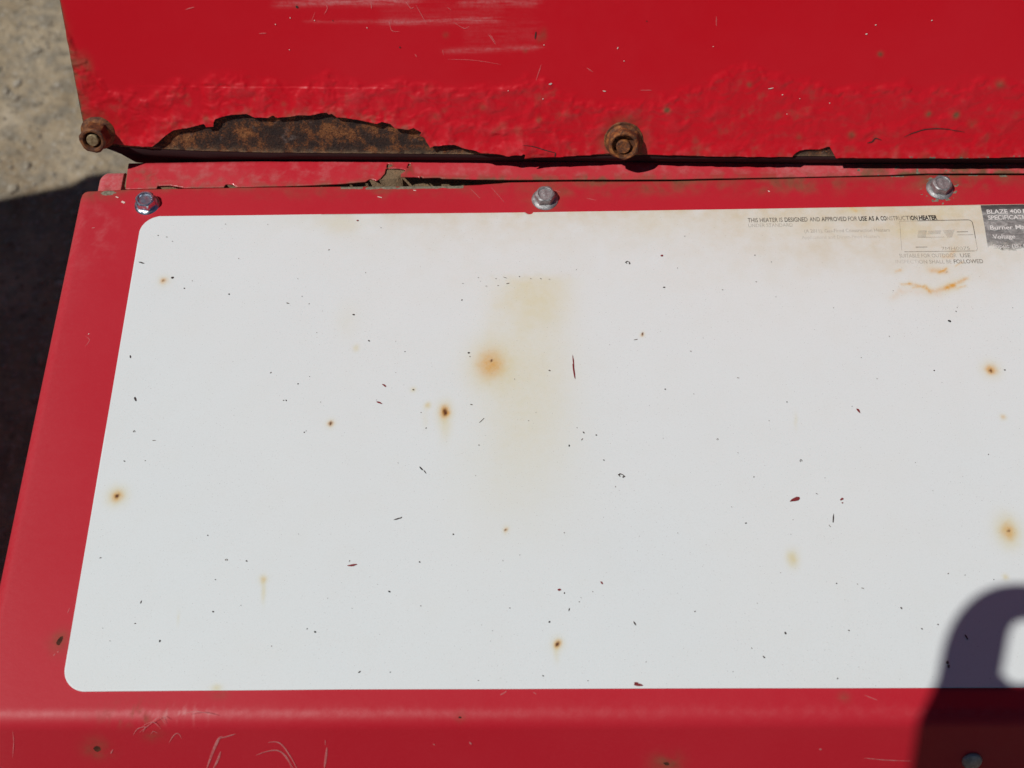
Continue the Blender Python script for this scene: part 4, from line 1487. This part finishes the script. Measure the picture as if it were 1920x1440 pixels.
# left arm, hand seen in the shadow
wl = caster(1850, 1420)
shl = add((px_ - .20, BY + .03, 1.42), .068, sh)
ell = add((px_ - .27, BY + .22, 1.18), .052, shl)
wri = add(caster(1866, 1500), .033, ell)
pal = add(caster(1882, 1362), (.0235, .020), wri)
web = add(caster(1829, 1262), .0140, pal)
i1 = add(caster(1832, 1185), .0128, web)
i2 = add(caster(1870, 1132), .0102, i1)
i3 = add(caster(1925, 1126), .0090, i2)
add(caster(2000, 1140), .0080, i3)
t1 = add(caster(1900, 1335), .0125, pal)
t2 = add(caster(1950, 1322), .0105, t1)
add(caster(2010, 1306), .0090, t2)
for k in range(3):                   # the other fingers fold under the phone
    f1 = add(caster(1900, 1352 + 12 * k, .016 + .014 * k), .0090, pal)
    f2 = add(caster(1960, 1338 + 8 * k, .030 + .010 * k), .0085, f1)
    add(caster(2030, 1330 + 8 * k, .026 + .006 * k), .0075, f2)
# right arm
rt = PB + R[0] * .075 + R[1] * .035
shr = add((px_ + .20, BY + .03, 1.42), .068, sh)
elr = add((px_ + .29, BY + .22, 1.18), .052, shr)
wrr = add(PB + R[0] * .11 + R[1] * .11 - R[2] * .03, .031, elr)
par = add(PB + R[0] * .095 + R[1] * .055 - R[2] * .024, (.026, .020), wrr)
q1 = add(PB + R[0] * .085 - R[1] * .015 - R[2] * .02, .010, par)
add(PB + R[0] * .055 - R[1] * .043 - R[2] * .012, .0085, q1)
q2 = add(PB + R[0] * .07 + R[1] * .045 - R[2] * .022, .011, par)
add(PB + R[0] * .045 + R[1] * .043 - R[2] * .022, .009, q2)
for k in range(3):
    f1 = add(PB + R[0] * .085 + R[1] * (.005 + .018 * k) - R[2] * .034, .009, par)
    add(PB + R[0] * .045 + R[1] * (.003 + .018 * k) - R[2] * .030, .0078, f1)
M['jacket'] = flat('navy_work_jacket', (.03, .035, .05), .9, 200)
M['trousers'] = flat('dark_denim', (.03, .04, .07), .9, 300)
M['skin'] = flat('bare_skin', (.45, .27, .19), .5, 60, .85)
M['hair'] = flat('brown_hair', (.06, .035, .02), .6, 400)
person = skin_mesh('person', V_, E_, R_, [M['jacket'], M['trousers'], M['skin'], M['hair'], M['black']], 0)
mi = np.zeros(len(person.data.polygons), np.int32)
hands = [V_[pal], V_[par]]
for p in person.data.polygons:
    c_ = np.array(p.center)
    k = 0
    if c_[2] < .10:
        k = 4
    elif c_[2] < .93:
        k = 1
    elif c_[2] > 1.49 and abs(c_[0] - px_) < .12:
        k = 3 if (c_[2] > 1.70 or c_[1] < BY + .05) else 2
    elif c_[1] > V_[wri][1] + .01 or min(np.linalg.norm(c_ - h_) for h_ in hands) < .06:
        k = 2
    mi[p.index] = k
person.data.polygons.foreach_set('material_index', mi)
person['label'] = 'person in dark jacket behind the camera, arm shadow falling on the decal corner'
person['category'] = 'person'

bm = bmesh.new()
pc = PB - R[2] * .012 - R[0] * .028 + R[1] * .0
Mx = frame(pc, R[0], -R[1], -R[2])
box_bm(bm, (0, 0, 0), (.150, .074, .008), .0035)
ph = bm_obj('phone', bm, M['black'])
ph.matrix_world = Mx
ph['label'] = 'black phone held flat in both hands above the heater'
ph['category'] = 'phone'
bm = bmesh.new()
box_bm(bm, (0, 0, 0), (.142, .068, .0006), .0)
sc_ = bm_obj('screen', bm, flat('dark_glass', (.01, .01, .012), .1))
sc_.parent = ph
sc_.location = (0, 0, .0041)

# ---------------------------------------------------------------- unseen cabinet added to the left to cast a shadow on the ground
g0, g1 = deck(0, 373, 0.0), deck(150, 343, 0.0)
TOPZ = 1.05
sh_ = -SUN[:2] / SUN[2] * TOPZ
e0, e1 = g0 - sh_, g1 - sh_
ang = math.atan2(e1[1] - e0[1], e1[0] - e0[0])
ex_ = np.array([math.cos(ang), math.sin(ang)])
ey_ = np.array([-math.sin(ang), math.cos(ang)])
cw, cdp = .80, 1.3
cc = e1 + ex_ * (.16 - cw / 2) - ey_ * cdp / 2
M['grey_steel'] = flat('grey_painted_steel', (.22, .23, .23), .55, 60, .8)
cab = bpy.data.objects.new('added_shadow_cabinet', None)
COL.objects.link(cab)
cab.location = (*cc, 0)
cab.rotation_euler = (0, 0, ang)
cab['label'] = 'grey steel cabinet added out of view left of the heater to shade the ground'
cab['category'] = 'cabinet'
for nm, c_, s_, bv_ in (('body', (0, 0, .57), (cw - .02, cdp - .02, .90), .01), ('lid', (0, 0, TOPZ - .015), (cw, cdp, .03), .006), ('skid', (-.3, 0, .06), (.08, cdp - .04, .12), .006), ('skid', (.3, 0, .06), (.08, cdp - .04, .12), .006),
                        ('door', (cw / 2 - .004, -.30, .57), (.016, .58, .80), .004), ('door', (cw / 2 - .004, .30, .57), (.016, .58, .80), .004), ('handle', (cw / 2 + .02, -.05, .60), (.02, .02, .14), .006), ('handle', (cw / 2 + .02, .05, .60), (.02, .02, .14), .006)):
    bm = bmesh.new()
    box_bm(bm, c_, s_, bv_)
    o = bm_obj(nm, bm, M['grey_steel'])
    o.parent = cab
bm = bmesh.new()
bmesh.ops.create_uvsphere(bm, u_segments=20, v_segments=10, radius=.03)
lg = bm_obj('shadow_knob', bm, M['grey_steel'])  # added to put a bump in the cast shadow's edge
lg.parent = cab
lg.location = (cw / 2 - .15, cdp / 2 - .02, TOPZ + .012)
